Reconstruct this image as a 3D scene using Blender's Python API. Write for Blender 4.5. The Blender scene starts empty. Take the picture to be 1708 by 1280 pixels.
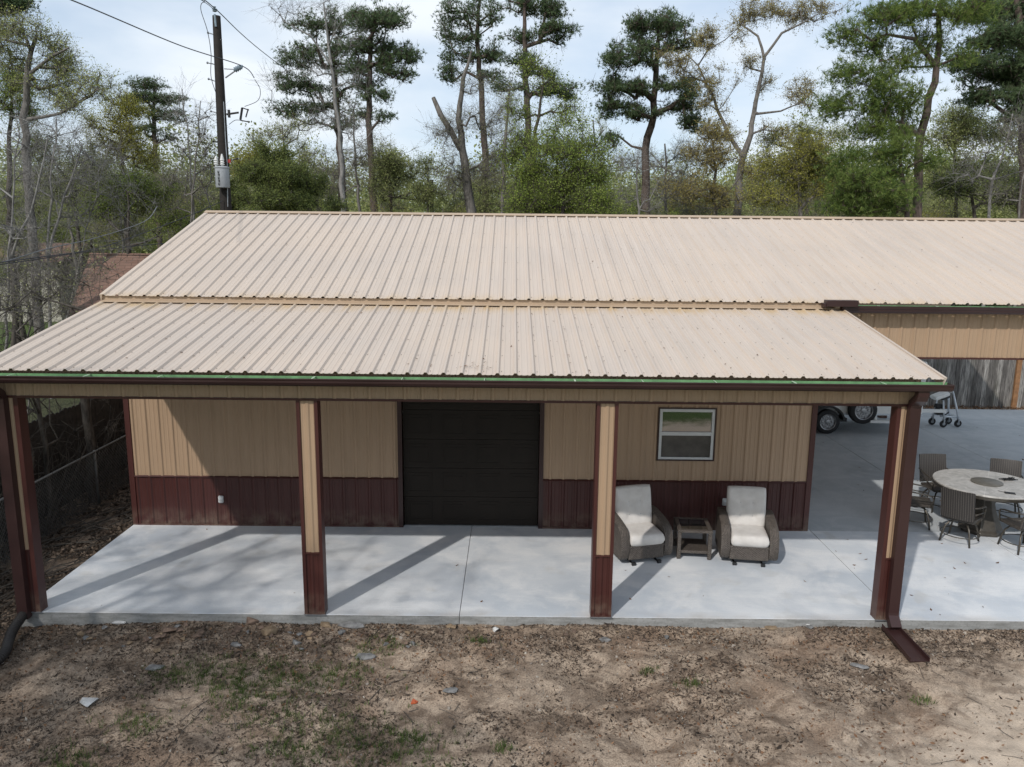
import bpy, math, random
import numpy as np
from mathutils import Vector, Matrix
R_ = math.radians
sc = bpy.context.scene
COL = sc.collection
# ------------------------------------------------------------------ camera
CAM = Vector((0, -9.9345, 5.1264))
FW = Vector((0.0016113313, 0.9827291809, -0.1850425915))
RT = Vector((0.9999505535, 0.0002323929, 0.0099416619))
UPV = Vector((-0.0098129639, 0.1850494611, 0.9826802139))
FPX = 1300.0
cd = bpy.data.cameras.new('camera'); cam = bpy.data.objects.new('camera', cd); COL.objects.link(cam)
m = Matrix((RT, UPV, -FW)).transposed().to_4x4(); m.translation = CAM
cam.matrix_world = m
cd.sensor_fit = 'HORIZONTAL'; cd.sensor_width = 36; cd.lens = FPX / 1708 * 36
cd.clip_start = 0.1; cd.clip_end = 2000
sc.camera = cam
# ------------------------------------------------------------------ sky + sun
SUNV = Vector((-0.60, -0.98, 1.0)).normalized()          # towards the sun
w = bpy.data.worlds.new('World'); sc.world = w; w.use_nodes = True
nt = w.node_tree; nt.nodes.clear(); N = nt.nodes.new; Lk = nt.links.new
sky = N('ShaderNodeTexSky'); sky.sky_type = 'NISHITA'; sky.sun_disc = False
sky.sun_elevation = math.asin(SUNV.z); sky.sun_rotation = math.atan2(SUNV.x, SUNV.y)
sky.air_density = 1.0; sky.dust_density = 1.2; sky.ozone_density = 1.5
bgs = N('ShaderNodeBackground'); bgs.inputs[1].default_value = 0.13
bgc = N('ShaderNodeBackground'); bgc.inputs[1].default_value = 1.12
tc = N('ShaderNodeTexCoord'); mp = N('ShaderNodeMapping'); mp.inputs['Scale'].default_value = (1.0, 1.0, 2.6)
nz = N('ShaderNodeTexNoise'); nz.inputs['Scale'].default_value = 2.1; nz.inputs['Detail'].default_value = 6; nz.inputs['Roughness'].default_value = 0.52
cr = N('ShaderNodeValToRGB'); cr.color_ramp.elements[0].position = 0.38; cr.color_ramp.elements[0].color = (.46, .46, .46, 1); cr.color_ramp.elements[1].position = 0.62; cr.color_ramp.elements[1].color = (1, 1, 1, 1)
cr2 = N('ShaderNodeValToRGB'); cr2.color_ramp.elements[0].position = 0.36; cr2.color_ramp.elements[0].color = (.56, .66, .78, 1); cr2.color_ramp.elements[1].position = 0.66; cr2.color_ramp.elements[1].color = (.76, .81, .86, 1)
ms = N('ShaderNodeMixShader'); ow = N('ShaderNodeOutputWorld')
Lk(tc.outputs['Generated'], mp.inputs['Vector']); Lk(mp.outputs[0], nz.inputs['Vector']); Lk(nz.outputs[0], cr.inputs[0]); Lk(nz.outputs[0], cr2.inputs[0])
Lk(sky.outputs[0], bgs.inputs[0]); Lk(cr2.outputs[0], bgc.inputs[0]); Lk(cr.outputs[0], ms.inputs[0]); Lk(bgs.outputs[0], ms.inputs[1]); Lk(bgc.outputs[0], ms.inputs[2]); Lk(ms.outputs[0], ow.inputs[0])
sd = bpy.data.lights.new('sun', 'SUN'); sd.energy = 2.45; sd.angle = R_(0.9); sd.color = (1, .955, .90)
sun = bpy.data.objects.new('sun', sd); COL.objects.link(sun); sun.rotation_euler = SUNV.to_track_quat('Z', 'Y').to_euler()
sun.location = SUNV * 60
sc.view_settings.view_transform = 'Standard'; sc.view_settings.look = 'None'; sc.view_settings.gamma = 1; sc.view_settings.use_curve_mapping = False
sc.view_settings.exposure = 0.15
try:
    sc.cycles.max_bounces = 6; sc.cycles.diffuse_bounces = 3; sc.cycles.transparent_max_bounces = 4
except Exception: pass

# ------------------------------------------------------------------ helpers
def at(px, py, x=None, y=None, z=None):
    """photo pixel -> world point on a plane of constant x, y or z"""
    d = FW + RT * ((px - 854) / FPX) - UPV * ((py - 640) / FPX)
    t = (z - CAM.z) / d.z if z is not None else (y - CAM.y) / d.y if y is not None else (x - CAM.x) / d.x
    return CAM + d * t

def tag(o, label=None, cat=None, group=None, kind=None):
    if label: o['label'] = label
    if cat: o['category'] = cat
    if group: o['group'] = group
    if kind: o['kind'] = kind
    return o
def empty(name, loc=(0, 0, 0), rz=0.0, label=None, cat=None, group=None):
    o = bpy.data.objects.new(name, None); o.empty_display_size = .2
    COL.objects.link(o); o.location = loc; o.rotation_euler = (0, 0, rz)
    return tag(o, label, cat, group)
def npmesh(name, V, faces_list, mat, smooth=False, parent=None, mids=None):
    """V (n,3); faces_list: list of int arrays (m,k)"""
    me = bpy.data.meshes.new(name)
    V = np.asarray(V, np.float32)
    me.vertices.add(len(V)); me.vertices.foreach_set('co', V.ravel())
    fl = [np.asarray(f, np.int32) for f in faces_list if len(f)]
    idx = np.concatenate([f.ravel() for f in fl]); tot = np.concatenate([np.full(len(f), f.shape[1], np.int32) for f in fl])
    st = np.concatenate([[0], np.cumsum(tot)[:-1]]).astype(np.int32)
    me.loops.add(len(idx)); me.loops.foreach_set('vertex_index', idx)
    me.polygons.add(len(tot)); me.polygons.foreach_set('loop_start', st)
    try: me.polygons.foreach_set('loop_total', tot)
    except Exception: pass
    if smooth: me.polygons.foreach_set('use_smooth', np.ones(len(tot), bool))
    for mm in (mat if isinstance(mat, (list, tuple)) else [mat]): me.materials.append(mm)
    if mids is not None: me.polygons.foreach_set('material_index', np.asarray(mids, np.int32))
    me.update(calc_edges=True)
    o = bpy.data.objects.new(name, me); COL.objects.link(o)
    if parent: o.parent = parent
    return o
class MB:
    def __init__(s): s.v = []; s.f = []; s.m = []; s.cur = 0
    def add(s, vs, fs):
        b = len(s.v); s.v += [tuple(p) for p in vs]; s.f += [tuple(b + i for i in f) for f in fs]; s.m += [s.cur] * len(fs); return s
    def box(s, x0, y0, z0, x1, y1, z1, M=None, ch=0.0):
        if ch:
            c = ch; vs = []
            for z, k in ((z0, c), (z0 + c, 0), (z1 - c, 0), (z1, c)):
                vs += [(x0 + k + (c if k == 0 else 0), y0 + k, z), (x1 - k - (c if k == 0 else 0), y0 + k, z), (x1 - k, y0 + k + (c if k == 0 else 0), z), (x1 - k, y1 - k - (c if k == 0 else 0), z), (x1 - k - (c if k == 0 else 0), y1 - k, z), (x0 + k + (c if k == 0 else 0), y1 - k, z), (x0 + k, y1 - k - (c if k == 0 else 0), z), (x0 + k, y0 + k + (c if k == 0 else 0), z)]
            fs = [tuple(range(7, -1, -1)), tuple(range(24, 32))]
            for r in range(3):
                for i in range(8):
                    j = (i + 1) % 8; fs.append((r * 8 + i, r * 8 + j, r * 8 + 8 + j, r * 8 + 8 + i))
        else:
            vs = [(x, y, z) for z in (z0, z1) for y in (y0, y1) for x in (x0, x1)]
            fs = [(0, 2, 3, 1), (4, 5, 7, 6), (0, 1, 5, 4), (2, 6, 7, 3), (0, 4, 6, 2), (1, 3, 7, 5)]
        if M is not None: vs = [M @ Vector(p) for p in vs]
        return s.add(vs, fs)
    def tube(s, pts, r, n=8, cap=True, flat=1.0):
        pts = [Vector(p) for p in pts]; k = len(pts); rs = r if isinstance(r, (list, tuple)) else [r] * k
        vs = []; prev = None
        for i, p in enumerate(pts):
            d = (pts[min(i + 1, k - 1)] - pts[max(i - 1, 0)]).normalized()
            ref = Vector((0, 0, 1)) if abs(d.z) < .93 else Vector((0, 1, 0))
            a = d.cross(ref).normalized()
            if prev is not None and a.dot(prev) < 0: a = -a
            prev = a; b = d.cross(a).normalized()
            for j in range(n):
                t = 2 * math.pi * j / n; vs.append(p + a * (math.cos(t) * rs[i]) + b * (math.sin(t) * rs[i] * flat))
        fs = [(i * n + j, i * n + (j + 1) % n, (i + 1) * n + (j + 1) % n, (i + 1) * n + j) for i in range(k - 1) for j in range(n)]
        if cap: fs += [tuple(range(n - 1, -1, -1)), tuple(range((k - 1) * n, k * n))]
        return s.add(vs, fs)
    def lathe(s, prof, n=24, c=(0, 0, 0), M=None, sx=1, sy=1, cap=True):
        vs = []
        for r, z in prof:
            for j in range(n):
                t = 2 * math.pi * j / n; vs.append(Vector((c[0] + r * sx * math.cos(t), c[1] + r * sy * math.sin(t), c[2] + z)))
        if M is not None: vs = [M @ v for v in vs]
        k = len(prof)
        fs = [(i * n + j, i * n + (j + 1) % n, (i + 1) * n + (j + 1) % n, (i + 1) * n + j) for i in range(k - 1) for j in range(n)]
        if cap: fs += [tuple(range(n - 1, -1, -1)), tuple(range((k - 1) * n, k * n))]
        return s.add(vs, fs)
    def extrude(s, prof, x0, x1, fn):
        """closed 2-D profile extruded from x0 to x1, fn(a,b,x)->point"""
        n = len(prof); vs = [fn(a, b, x0) for a, b in prof] + [fn(a, b, x1) for a, b in prof]
        fs = [(i, (i + 1) % n, n + (i + 1) % n, n + i) for i in range(n)] + [tuple(range(n - 1, -1, -1)), tuple(range(n, 2 * n))]
        return s.add(vs, fs)
    def build(s, name, mat, parent=None, off=None, smooth=False, bevel=0):
        V = np.array(s.v, np.float64)
        if off is not None: V = V - np.array(off)
        me = bpy.data.meshes.new(name); me.from_pydata(V.tolist(), [], s.f)
        for mm in (mat if isinstance(mat, (list, tuple)) else [mat]): me.materials.append(mm)
        me.polygons.foreach_set('material_index', s.m)
        if smooth: me.polygons.foreach_set('use_smooth', [True] * len(s.f))
        me.update()
        o = bpy.data.objects.new(name, me); COL.objects.link(o)
        if parent: o.parent = parent
        if bevel:
            b = o.modifiers.new('b', 'BEVEL'); b.width = bevel; b.segments = 2; b.limit_method = 'ANGLE'
        if smooth == 'auto':
            try: me.set_sharp_from_angle(angle=R_(40))
            except Exception: pass
        return o
PITCH = 0.2286
def ribprof(u0, u1, phase=0.0, rib=0.019, minor=True):
    """polyline (u, h) of a ribbed metal sheet between u0 and u1"""
    pts = []
    k0 = math.floor((u0 - phase) / PITCH) - 1; k1 = math.ceil((u1 - phase) / PITCH) + 1
    for k in range(k0, k1 + 1):
        c = phase + k * PITCH
        pts += [(c - .034, 0), (c - .013, rib), (c + .013, rib), (c + .034, 0)]
        if minor:
            for q in (PITCH / 3, 2 * PITCH / 3): pts += [(c + q - .014, 0), (c + q - .006, .004), (c + q + .006, .004), (c + q + .014, 0)]
    out = []
    for (a, ha), (b, hb) in zip(pts[:-1], pts[1:]):
        if a >= u0 and a <= u1: out.append((a, ha))
        for e in (u0, u1):
            if a < e < b: out.append((e, ha + (hb - ha) * (e - a) / (b - a)))
    out = sorted(set(out)); return out
def panel(mb, u0, u1, v0, v1, fn, phase=0.0, rib=.019, thick=.003, v0f=None, v1f=None, minor=True):
    """ribbed sheet; fn(u,v,h)->point ; v0f/v1f optional functions of u for sloping ends"""
    pr = ribprof(u0, u1, phase, rib, minor); n = len(pr); vs = []
    for (u, h) in pr:
        a = v0f(u) if v0f else v0; b = v1f(u) if v1f else v1
        vs += [fn(u, a, h), fn(u, b, h), fn(u, a, h - thick), fn(u, b, h - thick)]
    fs = []
    for i in range(n - 1):
        a = i * 4; b = a + 4
        fs += [(a, b, b + 1, a + 1), (a + 2, a + 3, b + 3, b + 2), (a, a + 2, b + 2, b), (a + 1, b + 1, b + 3, a + 3)]
    fs += [(0, 1, 3, 2), ((n - 1) * 4, (n - 1) * 4 + 2, (n - 1) * 4 + 3, (n - 1) * 4 + 1)]
    mb.add(vs, fs)

# ------------------------------------------------------------------ materials
class NT:
    def __init__(s, name):
        s.m = bpy.data.materials.new(name); s.m.use_nodes = True; s.t = s.m.node_tree; s.b = s.t.nodes['Principled BSDF']
        s.out = s.t.nodes['Material Output']
    def n(s, t, **k):
        x = s.t.nodes.new(t)
        for a, b in k.items():
            if a.startswith('_'): setattr(x, a[1:], b)
            else: x.inputs[a.replace('__', ' ')].default_value = b
        return x
    def l(s, a, b): s.t.links.new(a, b)
    def coord(s, kind='Object', scale=(1, 1, 1), rot=(0, 0, 0)):
        c = s.n('ShaderNodeTexCoord'); mp = s.n('ShaderNodeMapping'); mp.inputs['Scale'].default_value = scale; mp.inputs['Rotation'].default_value = rot
        s.l(c.outputs[kind], mp.inputs[0]); return mp.outputs[0]
    def noise(s, co, scale, detail=4, rough=.55, dist=0):
        x = s.n('ShaderNodeTexNoise'); x.inputs['Scale'].default_value = scale; x.inputs['Detail'].default_value = detail; x.inputs['Roughness'].default_value = rough; x.inputs['Distortion'].default_value = dist
        s.l(co, x.inputs['Vector']); return x.outputs[0]
    def ramp(s, fac, stops, interp='LINEAR'):
        x = s.n('ShaderNodeValToRGB'); e = x.color_ramp.elements; x.color_ramp.interpolation = interp
        while len(e) < len(stops): e.new(0.5)
        for i, (p, c) in enumerate(stops):
            e[i].position = p; e[i].color = (c, c, c, 1) if isinstance(c, (int, float)) else (*c, 1)
        s.l(fac, x.inputs[0]); return x.outputs[0]
    def mix(s, fac, a, b, mode='MIX'):
        x = s.n('ShaderNodeMix', _data_type='RGBA', _blend_type=mode)
        for sock, val in ((x.inputs[0], fac), (x.inputs[6], a), (x.inputs[7], b)):
            if isinstance(val, (int, float)): sock.default_value = val
            elif isinstance(val, tuple): sock.default_value = (*val, 1)
            else: s.l(val, sock)
        return x.outputs[2]
    def math(s, op, a, b=0.0, clamp=False):
        x = s.n('ShaderNodeMath', _operation=op, _use_clamp=clamp)
        for i, val in enumerate((a, b)):
            if isinstance(val, (int, float)): x.inputs[i].default_value = val
            else: s.l(val, x.inputs[i])
        return x.outputs[0]
    def color(s, c):
        if isinstance(c, tuple): s.b.inputs['Base Color'].default_value = (*c, 1)
        else: s.l(c, s.b.inputs['Base Color'])
    def bump(s, h, strength=.3, dist=.02):
        x = s.n('ShaderNodeBump'); x.inputs['Strength'].default_value = strength; x.inputs['Distance'].default_value = dist
        s.l(h, x.inputs['Height']); s.l(x.outputs[0], s.b.inputs['Normal'])
    def rough(s, v):
        if isinstance(v, (int, float)): s.b.inputs['Roughness'].default_value = v
        else: s.l(v, s.b.inputs['Roughness'])
    def metal(s, v): s.b.inputs['Metallic'].default_value = v
    def spec(s, v): s.b.inputs['Specular IOR Level'].default_value = v
M = {}
def sc3(c, k): return tuple(min(1, x * k) for x in c)
def painted(name, c, rough=.45, dirt=.25, streak='z', scale=1.0, spec=.4):
    t = NT(name); co = t.coord(); k = {'z': (6, 6, .5), 'y': (6, .5, .5), 'n': (1, 1, 1)}[streak]
    n1 = t.noise(t.coord(scale=k), 1.3 * scale, 5); n2 = t.noise(co, 1.1, 3); n3 = t.noise(co, 40, 2)
    a = t.mix(t.ramp(n1, [(.35, 0.0), (.75, 1.0)]), c, sc3(c, 1 - dirt)); a = t.mix(t.ramp(n2, [(.3, 0.0), (.7, .5)]), a, sc3(c, 1 + dirt * .35))
    a = t.mix(t.ramp(n3, [(.62, 0.0), (.8, .35)]), a, sc3(c, .6))
    t.color(a); t.rough(t.ramp(n2, [(.2, rough * .8), (.8, min(1, rough * 1.25))])); t.spec(spec); t.bump(n2, .15, .01)
    M[name] = t.m; return t.m
def plain(name, c, rough=.5, metal=0., nscale=8, amt=.25, bump=.1, spec=.5):
    t = NT(name); co = t.coord(); n1 = t.noise(co, nscale, 5); a = t.mix(t.ramp(n1, [(.3, 0.), (.7, 1.)]), sc3(c, 1 - amt), sc3(c, 1 + amt * .4))
    t.color(a); t.rough(rough); t.metal(metal); t.spec(spec); t.bump(n1, bump, .01); M[name] = t.m; return t.m
# tan roof sheet
def mk_roof():
    t = NT('roof_tan'); co = t.coord()
    n1 = t.noise(t.coord(scale=(4, .35, .35)), 1.4, 5); n2 = t.noise(co, .55, 4); n3 = t.noise(co, 22, 4, .7)
    a = t.mix(t.ramp(n1, [(.3, 0.), (.75, 1.)]), (.53, .452, .385), (.455, .385, .325))
    a = t.mix(t.ramp(n2, [(.35, 0.), (.65, .55)]), a, (.55, .455, .37))
    a = t.mix(t.ramp(n3, [(.6, 0.), (.8, .4)]), a, (.42, .33, .25))
    g = t.n('ShaderNodeSeparateXYZ'); c2 = t.n('ShaderNodeTexCoord'); t.l(c2.outputs['Object'], g.inputs[0])
    n4 = t.noise(t.coord(scale=(2.2, 1, 1)), 1.6, 4)
    # ochre stain left by water running off the wall joint
    y = t.math('SUBTRACT', g.outputs[1], -.60); y = t.math('ABSOLUTE', t.math('SUBTRACT', y, .25)); y = t.math('SUBTRACT', 1.0, t.math('MULTIPLY', y, 2.6), True)
    f = t.math('MULTIPLY', y, t.ramp(n4, [(.36, 0.), (.64, .85)]), True)
    a = t.mix(f, a, (.50, .36, .20))
    t.color(a); t.rough(t.ramp(n2, [(.2, .42), (.8, .6)])); t.spec(.3); M['roof'] = t.m
mk_roof()
painted('tan', (.37, .255, .165), .5, .14, 'z'); painted('tan_trim', (.44, .33, .23), .5, .15, 'n')
painted('maroon', (.062, .020, .017), .4, .35, 'z'); painted('maroon_dark', (.040, .019, .018), .35, .3, 'n', spec=.4)
plain('_tmp', (.1, .1, .1))
def splash(name, h=.35, col=(.16, .12, .09)):
    m_ = M[name]; nt_ = m_.node_tree; b_ = nt_.nodes['Principled BSDF']; src = b_.inputs['Base Color'].links[0].from_socket
    t = NT.__new__(NT); t.m = m_; t.t = nt_; t.b = b_; co = t.coord(); s = t.n('ShaderNodeSeparateXYZ'); t.l(co, s.inputs[0]); n = t.noise(co, 5, 5, .65)
    f = t.math('SUBTRACT', 1.0, t.math('DIVIDE', s.outputs[2], h), True); f = t.math('MULTIPLY', f, t.ramp(n, [(.38, 0.), (.62, .75)])); t.l(t.mix(f, src, col), b_.inputs['Base Color'])
splash('maroon')
plain('green_film', (.15, .30, .14), .5, amt=.3); plain('clip', (.55, .68, .5), .4, .2)
painted('door_brown', (.0175, .0130, .0098), .55, .3, 'n', spec=.2); plain('black', (.012, .012, .013), .55); plain('rubber', (.014, .014, .015), .75, amt=.4)
plain('white_vinyl', (.55, .56, .56), .4, amt=.08); plain('chrome', (.36, .36, .37), .38, .85, 20, .2); plain('galv', (.36, .38, .40), .4, .7, 10, .3)
plain('grey_plastic', (.42, .42, .41), .45); plain('silver_paint', (.62, .66, .70), .35, .2, 12, .15); plain('white_paint', (.74, .74, .72), .35, amt=.08)
plain('susan_bronze', (.15, .14, .12), .5, .2); plain('bronze', (.085, .075, .062), .38, .45, 16, .25); plain('screw', (.16, .13, .11), .5, .3)
plain('skylight_white', (.62, .62, .6), .5); plain('cream', (.45, .43, .36), .6); plain('orange_bit', (.42, .09, .03), .5); plain('wire_mat', (.04, .04, .045), .5); plain('wire_pale', (.22, .22, .22), .4, .3)
plain('insulator', (.22, .28, .32), .25, amt=.2); plain('trans_grey', (.36, .38, .40), .45, amt=.12); plain('creosote', (.018, .013, .010), .8, amt=.5, bump=.4); plain('red_tag', (.35, .03, .02), .5)
def mk_conc():
    t = NT('concrete'); co = t.coord(); ob = t.n('ShaderNodeTexCoord')
    n1 = t.noise(co, .42, 4, .5, .3); n2 = t.noise(co, 1.3, 7, .62, .3); n3 = t.noise(co, 60, 3); n4 = t.noise(t.coord(scale=(.9, 1.3, 1), rot=(0, 0, .5)), .75, 5, .6, .4); n6 = t.noise(t.coord(scale=(.35, 5, 1), rot=(0, 0, .12)), 6, 4, .6)
    a = t.mix(t.ramp(n1, [(.36, 0.), (.64, 1.)]), (.46, .505, .555), (.67, .69, .705))
    a = t.mix(t.ramp(n2, [(.44, 0.), (.60, .7)]), a, (.73, .735, .735))
    a = t.mix(t.ramp(n4, [(.50, 0.), (.62, .55)]), a, (.43, .47, .52))
    a = t.mix(t.ramp(n6, [(.50, 0.), (.75, .22)]), a, (.42, .45, .47))
    a = t.mix(t.ramp(n3, [(.35, .14), (.6, 0.)]), a, (.30, .31, .32))
    n5 = t.noise(co, 2.1, 3, .5, .5); a = t.mix(t.ramp(n5, [(.60, 0.), (.74, .35)]), a, (.43, .42, .39))
    n7 = t.noise(co, 9, 2); a = t.mix(t.ramp(n7, [(.74, 0.), (.80, .35)]), a, (.28, .26, .23))
    # mud splashed along the front edge
    se = t.n('ShaderNodeSeparateXYZ'); t.l(co, se.inputs[0]); ed = t.math('SUBTRACT', 1.0, t.math('MULTIPLY', se.outputs[1], 5.0), True); a = t.mix(t.math('MULTIPLY', ed, t.ramp(n2, [(.4, 0.), (.6, .45)])), a, (.33, .29, .25))
    t.color(a); t.rough(t.ramp(n2, [(.3, .55), (.7, .78)])); t.spec(.35); t.bump(t.mix(.5, n3, n2), .12, .006); M['concrete'] = t.m
    t = NT('concrete_edge'); co = t.coord(); n1 = t.noise(t.coord(scale=(1, 1, 5)), 3, 6); n2 = t.noise(co, 30, 4)
    a = t.mix(t.ramp(n1, [(.3, 0.), (.7, 1.)]), (.17, .17, .16), (.33, .33, .32)); a = t.mix(t.ramp(n2, [(.5, 0.), (.75, .5)]), a, (.11, .10, .09))
    t.color(a); t.rough(.85); t.bump(n2, .4, .01); M['concrete_edge'] = t.m
    t = NT('driveway'); co = t.coord(); n1 = t.noise(co, .5, 6, .6, .6); n2 = t.noise(co, 2.4, 6, .65, 1); n3 = t.noise(co, 60, 3); n5 = t.noise(co, .9, 4)
    a = t.mix(t.ramp(n1, [(.35, 0.), (.65, 1.)]), (.38, .41, .43), (.46, .485, .50)); a = t.mix(t.ramp(n2, [(.42, 0.), (.62, .6)]), a, (.52, .54, .55)); a = t.mix(t.ramp(n5, [(.56, 0.), (.72, .55)]), a, (.28, .305, .32)); a = t.mix(t.ramp(n3, [(.35, .15), (.6, 0.)]), a, (.18, .18, .18))
    t.color(a); t.rough(.7); t.spec(.3); t.bump(n3, .12, .006); M['driveway'] = t.m
mk_conc()
def mk_ground():
    t = NT('dirt'); co = t.coord()
    n1 = t.noise(co, .45, 5, .6, .6); n2 = t.noise(t.coord(scale=(1, 1.3, 1)), 2.3, 7, .68, .8); n3 = t.noise(t.coord(scale=(1.5, 1, 1), rot=(0, 0, .6)), 11, 8, .75, .6); n4 = t.noise(co, 55, 5, .7); n5 = t.noise(co, .8, 3)
    a = t.mix(t.ramp(n2, [(.43, 0.), (.60, 1.)]), (.20, .148, .108), (.49, .385, .29))
    a = t.mix(t.ramp(n5, [(.5, 0.), (.66, .6)]), a, (.33, .225, .155))
    a = t.mix(t.ramp(n3, [(.38, .38), (.52, 0.)]), a, (.12, .088, .064))
    a = t.mix(t.ramp(n1, [(.50, 0.), (.66, .35)]), a, (.50, .41, .32))
    a = t.mix(t.ramp(n4, [(.40, .5), (.52, 0.)]), a, (.085, .066, .052)); a = t.mix(t.ramp(n4, [(.6, 0.), (.75, .4)]), a, (.58, .50, .42))
    # leaf mould and painted-in tree shade at the left and beside the building
    s = t.n('ShaderNodeSeparateXYZ'); c = t.n('ShaderNodeTexCoord'); t.l(c.outputs['Object'], s.inputs[0])
    fx = t.math('ADD', s.outputs[0], t.math('MULTIPLY', n5, 3.0))
    px_ = t.math('ADD', t.math('MULTIPLY', s.outputs[0], .35), t.math('MULTIPLY', s.outputs[1], -.6)); px_ = t.math('ADD', px_, t.math('MULTIPLY', n2, 1.2)); a = t.mix(t.ramp(t.math('MULTIPLY', px_, .25), [(.82, 0.), (1.0, .8)]), a, (.60, .495, .39))
    left = t.ramp(t.math('MULTIPLY', t.math('ADD', fx, 8.0), .1), [(.0, 1.), (.72, 0.)])
    a = t.mix(t.math('MULTIPLY', left, .62), a, t.mix(t.ramp(n3, [(.4, 0.), (.6, 1.)]), (.055, .043, .033), (.19, .145, .11)))
    by = t.ramp(t.math('ADD', s.outputs[0], t.math('MULTIPLY', n5, .6)), [(0, 1.), (1, 1.)])
    side = t.ramp(t.math('MULTIPLY', t.math('ADD', s.outputs[0], 10.0), .5), [(.55, 1.), (.72, 0.)]); a = t.mix(side, a, t.mix(t.ramp(n3, [(.4, 0.), (.6, 1.)]), (.030, .035, .016), (.075, .075, .04)))
    # lawn away from the building
    gr = t.mix(t.ramp(n3, [(.35, 0.), (.65, 1.)]), (.045, .075, .018), (.10, .15, .04)); gr = t.mix(t.ramp(n2, [(.5, 0.), (.7, .6)]), gr, (.17, .14, .08))
    fy = t.math('ADD', t.math('MULTIPLY', s.outputs[1], -1.0), t.math('MULTIPLY', n2, 2.5))
    lawn = t.math('MAXIMUM', t.ramp(t.math('MULTIPLY', fy, .1), [(.66, 0.), (.74, 1.)]), t.ramp(t.math('MULTIPLY', s.outputs[1], .01), [(.14, 0.), (.19, .85)]))
    a = t.mix(lawn, a, gr)
    t.color(a); t.rough(.95); t.spec(.15); t.bump(t.mix(.5, n3, n4), .9, .035); M['dirt'] = t.m
mk_ground()
def mk_leaf(name, cols, trans=.35, rough=.6, nscale=.7):
    t = NT(name); g = t.n('ShaderNodeNewGeometry'); co = t.coord(); n = t.noise(co, nscale, 3)
    k = len(cols); a = t.ramp(g.outputs['Random Per Island'], [((i + .5) / k, c) for i, c in enumerate(cols)])
    a = t.mix(t.ramp(n, [(.35, 0.), (.65, .55)]), a, sc3(cols[0], .7)); a = t.mix(t.ramp(n, [(.55, 0.), (.75, .5)]), a, sc3(cols[-1], 1.2))
    t.color(a); t.rough(rough); t.spec(.2)
    if trans:
        tr = t.n('ShaderNodeBsdfTranslucent'); mx = t.n('ShaderNodeMixShader'); mx.inputs[0].default_value = trans
        t.l(a, tr.inputs[0]); t.l(t.b.outputs[0], mx.inputs[1]); t.l(tr.outputs[0], mx.inputs[2]); t.l(mx.outputs[0], t.out.inputs[0])
    M[name] = t.m
mk_leaf('needle_dark', [(0.072, 0.116, 0.058), (0.116, 0.167, 0.075), (0.174, 0.232, 0.102)], .3)
mk_leaf('needle_bright', [(0.072, 0.126, 0.034), (0.15, 0.216, 0.054), (0.276, 0.336, 0.084)], .35)
mk_leaf('leaf_green', [(0.134, 0.195, 0.037), (0.244, 0.317, 0.061), (0.378, 0.439, 0.104)], .4)
mk_leaf('leaf_spring', [(0.244, 0.281, 0.085), (0.378, 0.403, 0.134), (0.512, 0.525, 0.207)], .4)
mk_leaf('leaf_yellow', [(.25, .25, .05), (.37, .36, .08), (.46, .44, .12)], .4)
mk_leaf('leaf_olive', [(.25, .20, .065), (.36, .29, .09), (.42, .38, .14)], .35)
mk_leaf('leaf_dark', [(0.091, 0.122, 0.043), (0.159, 0.201, 0.061), (0.281, 0.317, 0.085)], .35)
mk_leaf('leaf_grey', [(0.244, 0.232, 0.134), (0.329, 0.317, 0.183), (0.342, 0.378, 0.159)], .3)
mk_leaf('leaf_far', [(0.195, 0.232, 0.079), (0.305, 0.342, 0.122), (0.403, 0.415, 0.171)], .3, nscale=.15)
mk_leaf('litter', [(.03, .023, .018), (.075, .054, .040), (.13, .092, .066), (.23, .175, .13)], 0, .85, 2)
mk_leaf('litter_brown', [(.10, .055, .03), (.16, .085, .05), (.26, .15, .085)], 0, .85, 2)
mk_leaf('grass', [(.05, .085, .02), (.09, .14, .035), (.16, .20, .06)], .3)
def mk_bark(name, c1, c2):
    t = NT(name); n1 = t.noise(t.coord(scale=(1, 1, .25)), 14, 6, .7); n2 = t.noise(t.coord(), 1.2, 3)
    a = t.mix(t.ramp(n1, [(.38, 0.), (.6, 1.)]), c1, c2); a = t.mix(t.ramp(n2, [(.4, 0.), (.7, .5)]), a, sc3(c2, 1.25)); t.color(a); t.rough(.9); t.spec(.15); t.bump(n1, .6, .03); M[name] = t.m
mk_bark('bark_pine', (.045, .034, .028), (.12, .094, .08)); mk_bark('bark_grey', (.07, .065, .058), (.19, .175, .16)); mk_bark('bark_dark', (.035, .03, .026), (.10, .088, .075)); mk_bark('bark_pale', (.11, .105, .10), (.27, .26, .245))
def mk_fence():
    t = NT('fence_wood'); co = t.coord(); v = t.n('ShaderNodeTexWhiteNoise', _noise_dimensions='1D'); s = t.n('ShaderNodeSeparateXYZ'); t.l(co, s.inputs[0])
    t.l(t.math('FLOOR', t.math('MULTIPLY', t.math('ADD', s.outputs[0], s.outputs[1]), 1 / .145)), v.inputs['W'])
    n1 = t.noise(t.coord(scale=(9, 9, .7)), 3, 6, .7); n2 = t.noise(t.coord(scale=(2, 2, .8)), 1.2, 4)
    a = t.mix(v.outputs[0], (.13, .12, .11), (.42, .40, .37)); a = t.mix(t.ramp(n1, [(.4, .8), (.62, 0.)]), a, (.03, .027, .025)); a = t.mix(t.ramp(n2, [(.55, 0.), (.75, .4)]), a, (.10, .10, .06)); a = t.mix(t.ramp(n1, [(.6, 0.), (.75, .5)]), a, (.50, .48, .45))
    t.color(a); t.rough(.9); t.bump(n1, .5, .01); M['fence_wood'] = t.m
    plain('fence_shaded', (.035, .03, .026), .9, amt=.5)  # board colour darkened, the side yard's shade painted in
    plain('new_wood', (.26, .13, .055), .7, amt=.35)
mk_fence()
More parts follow.
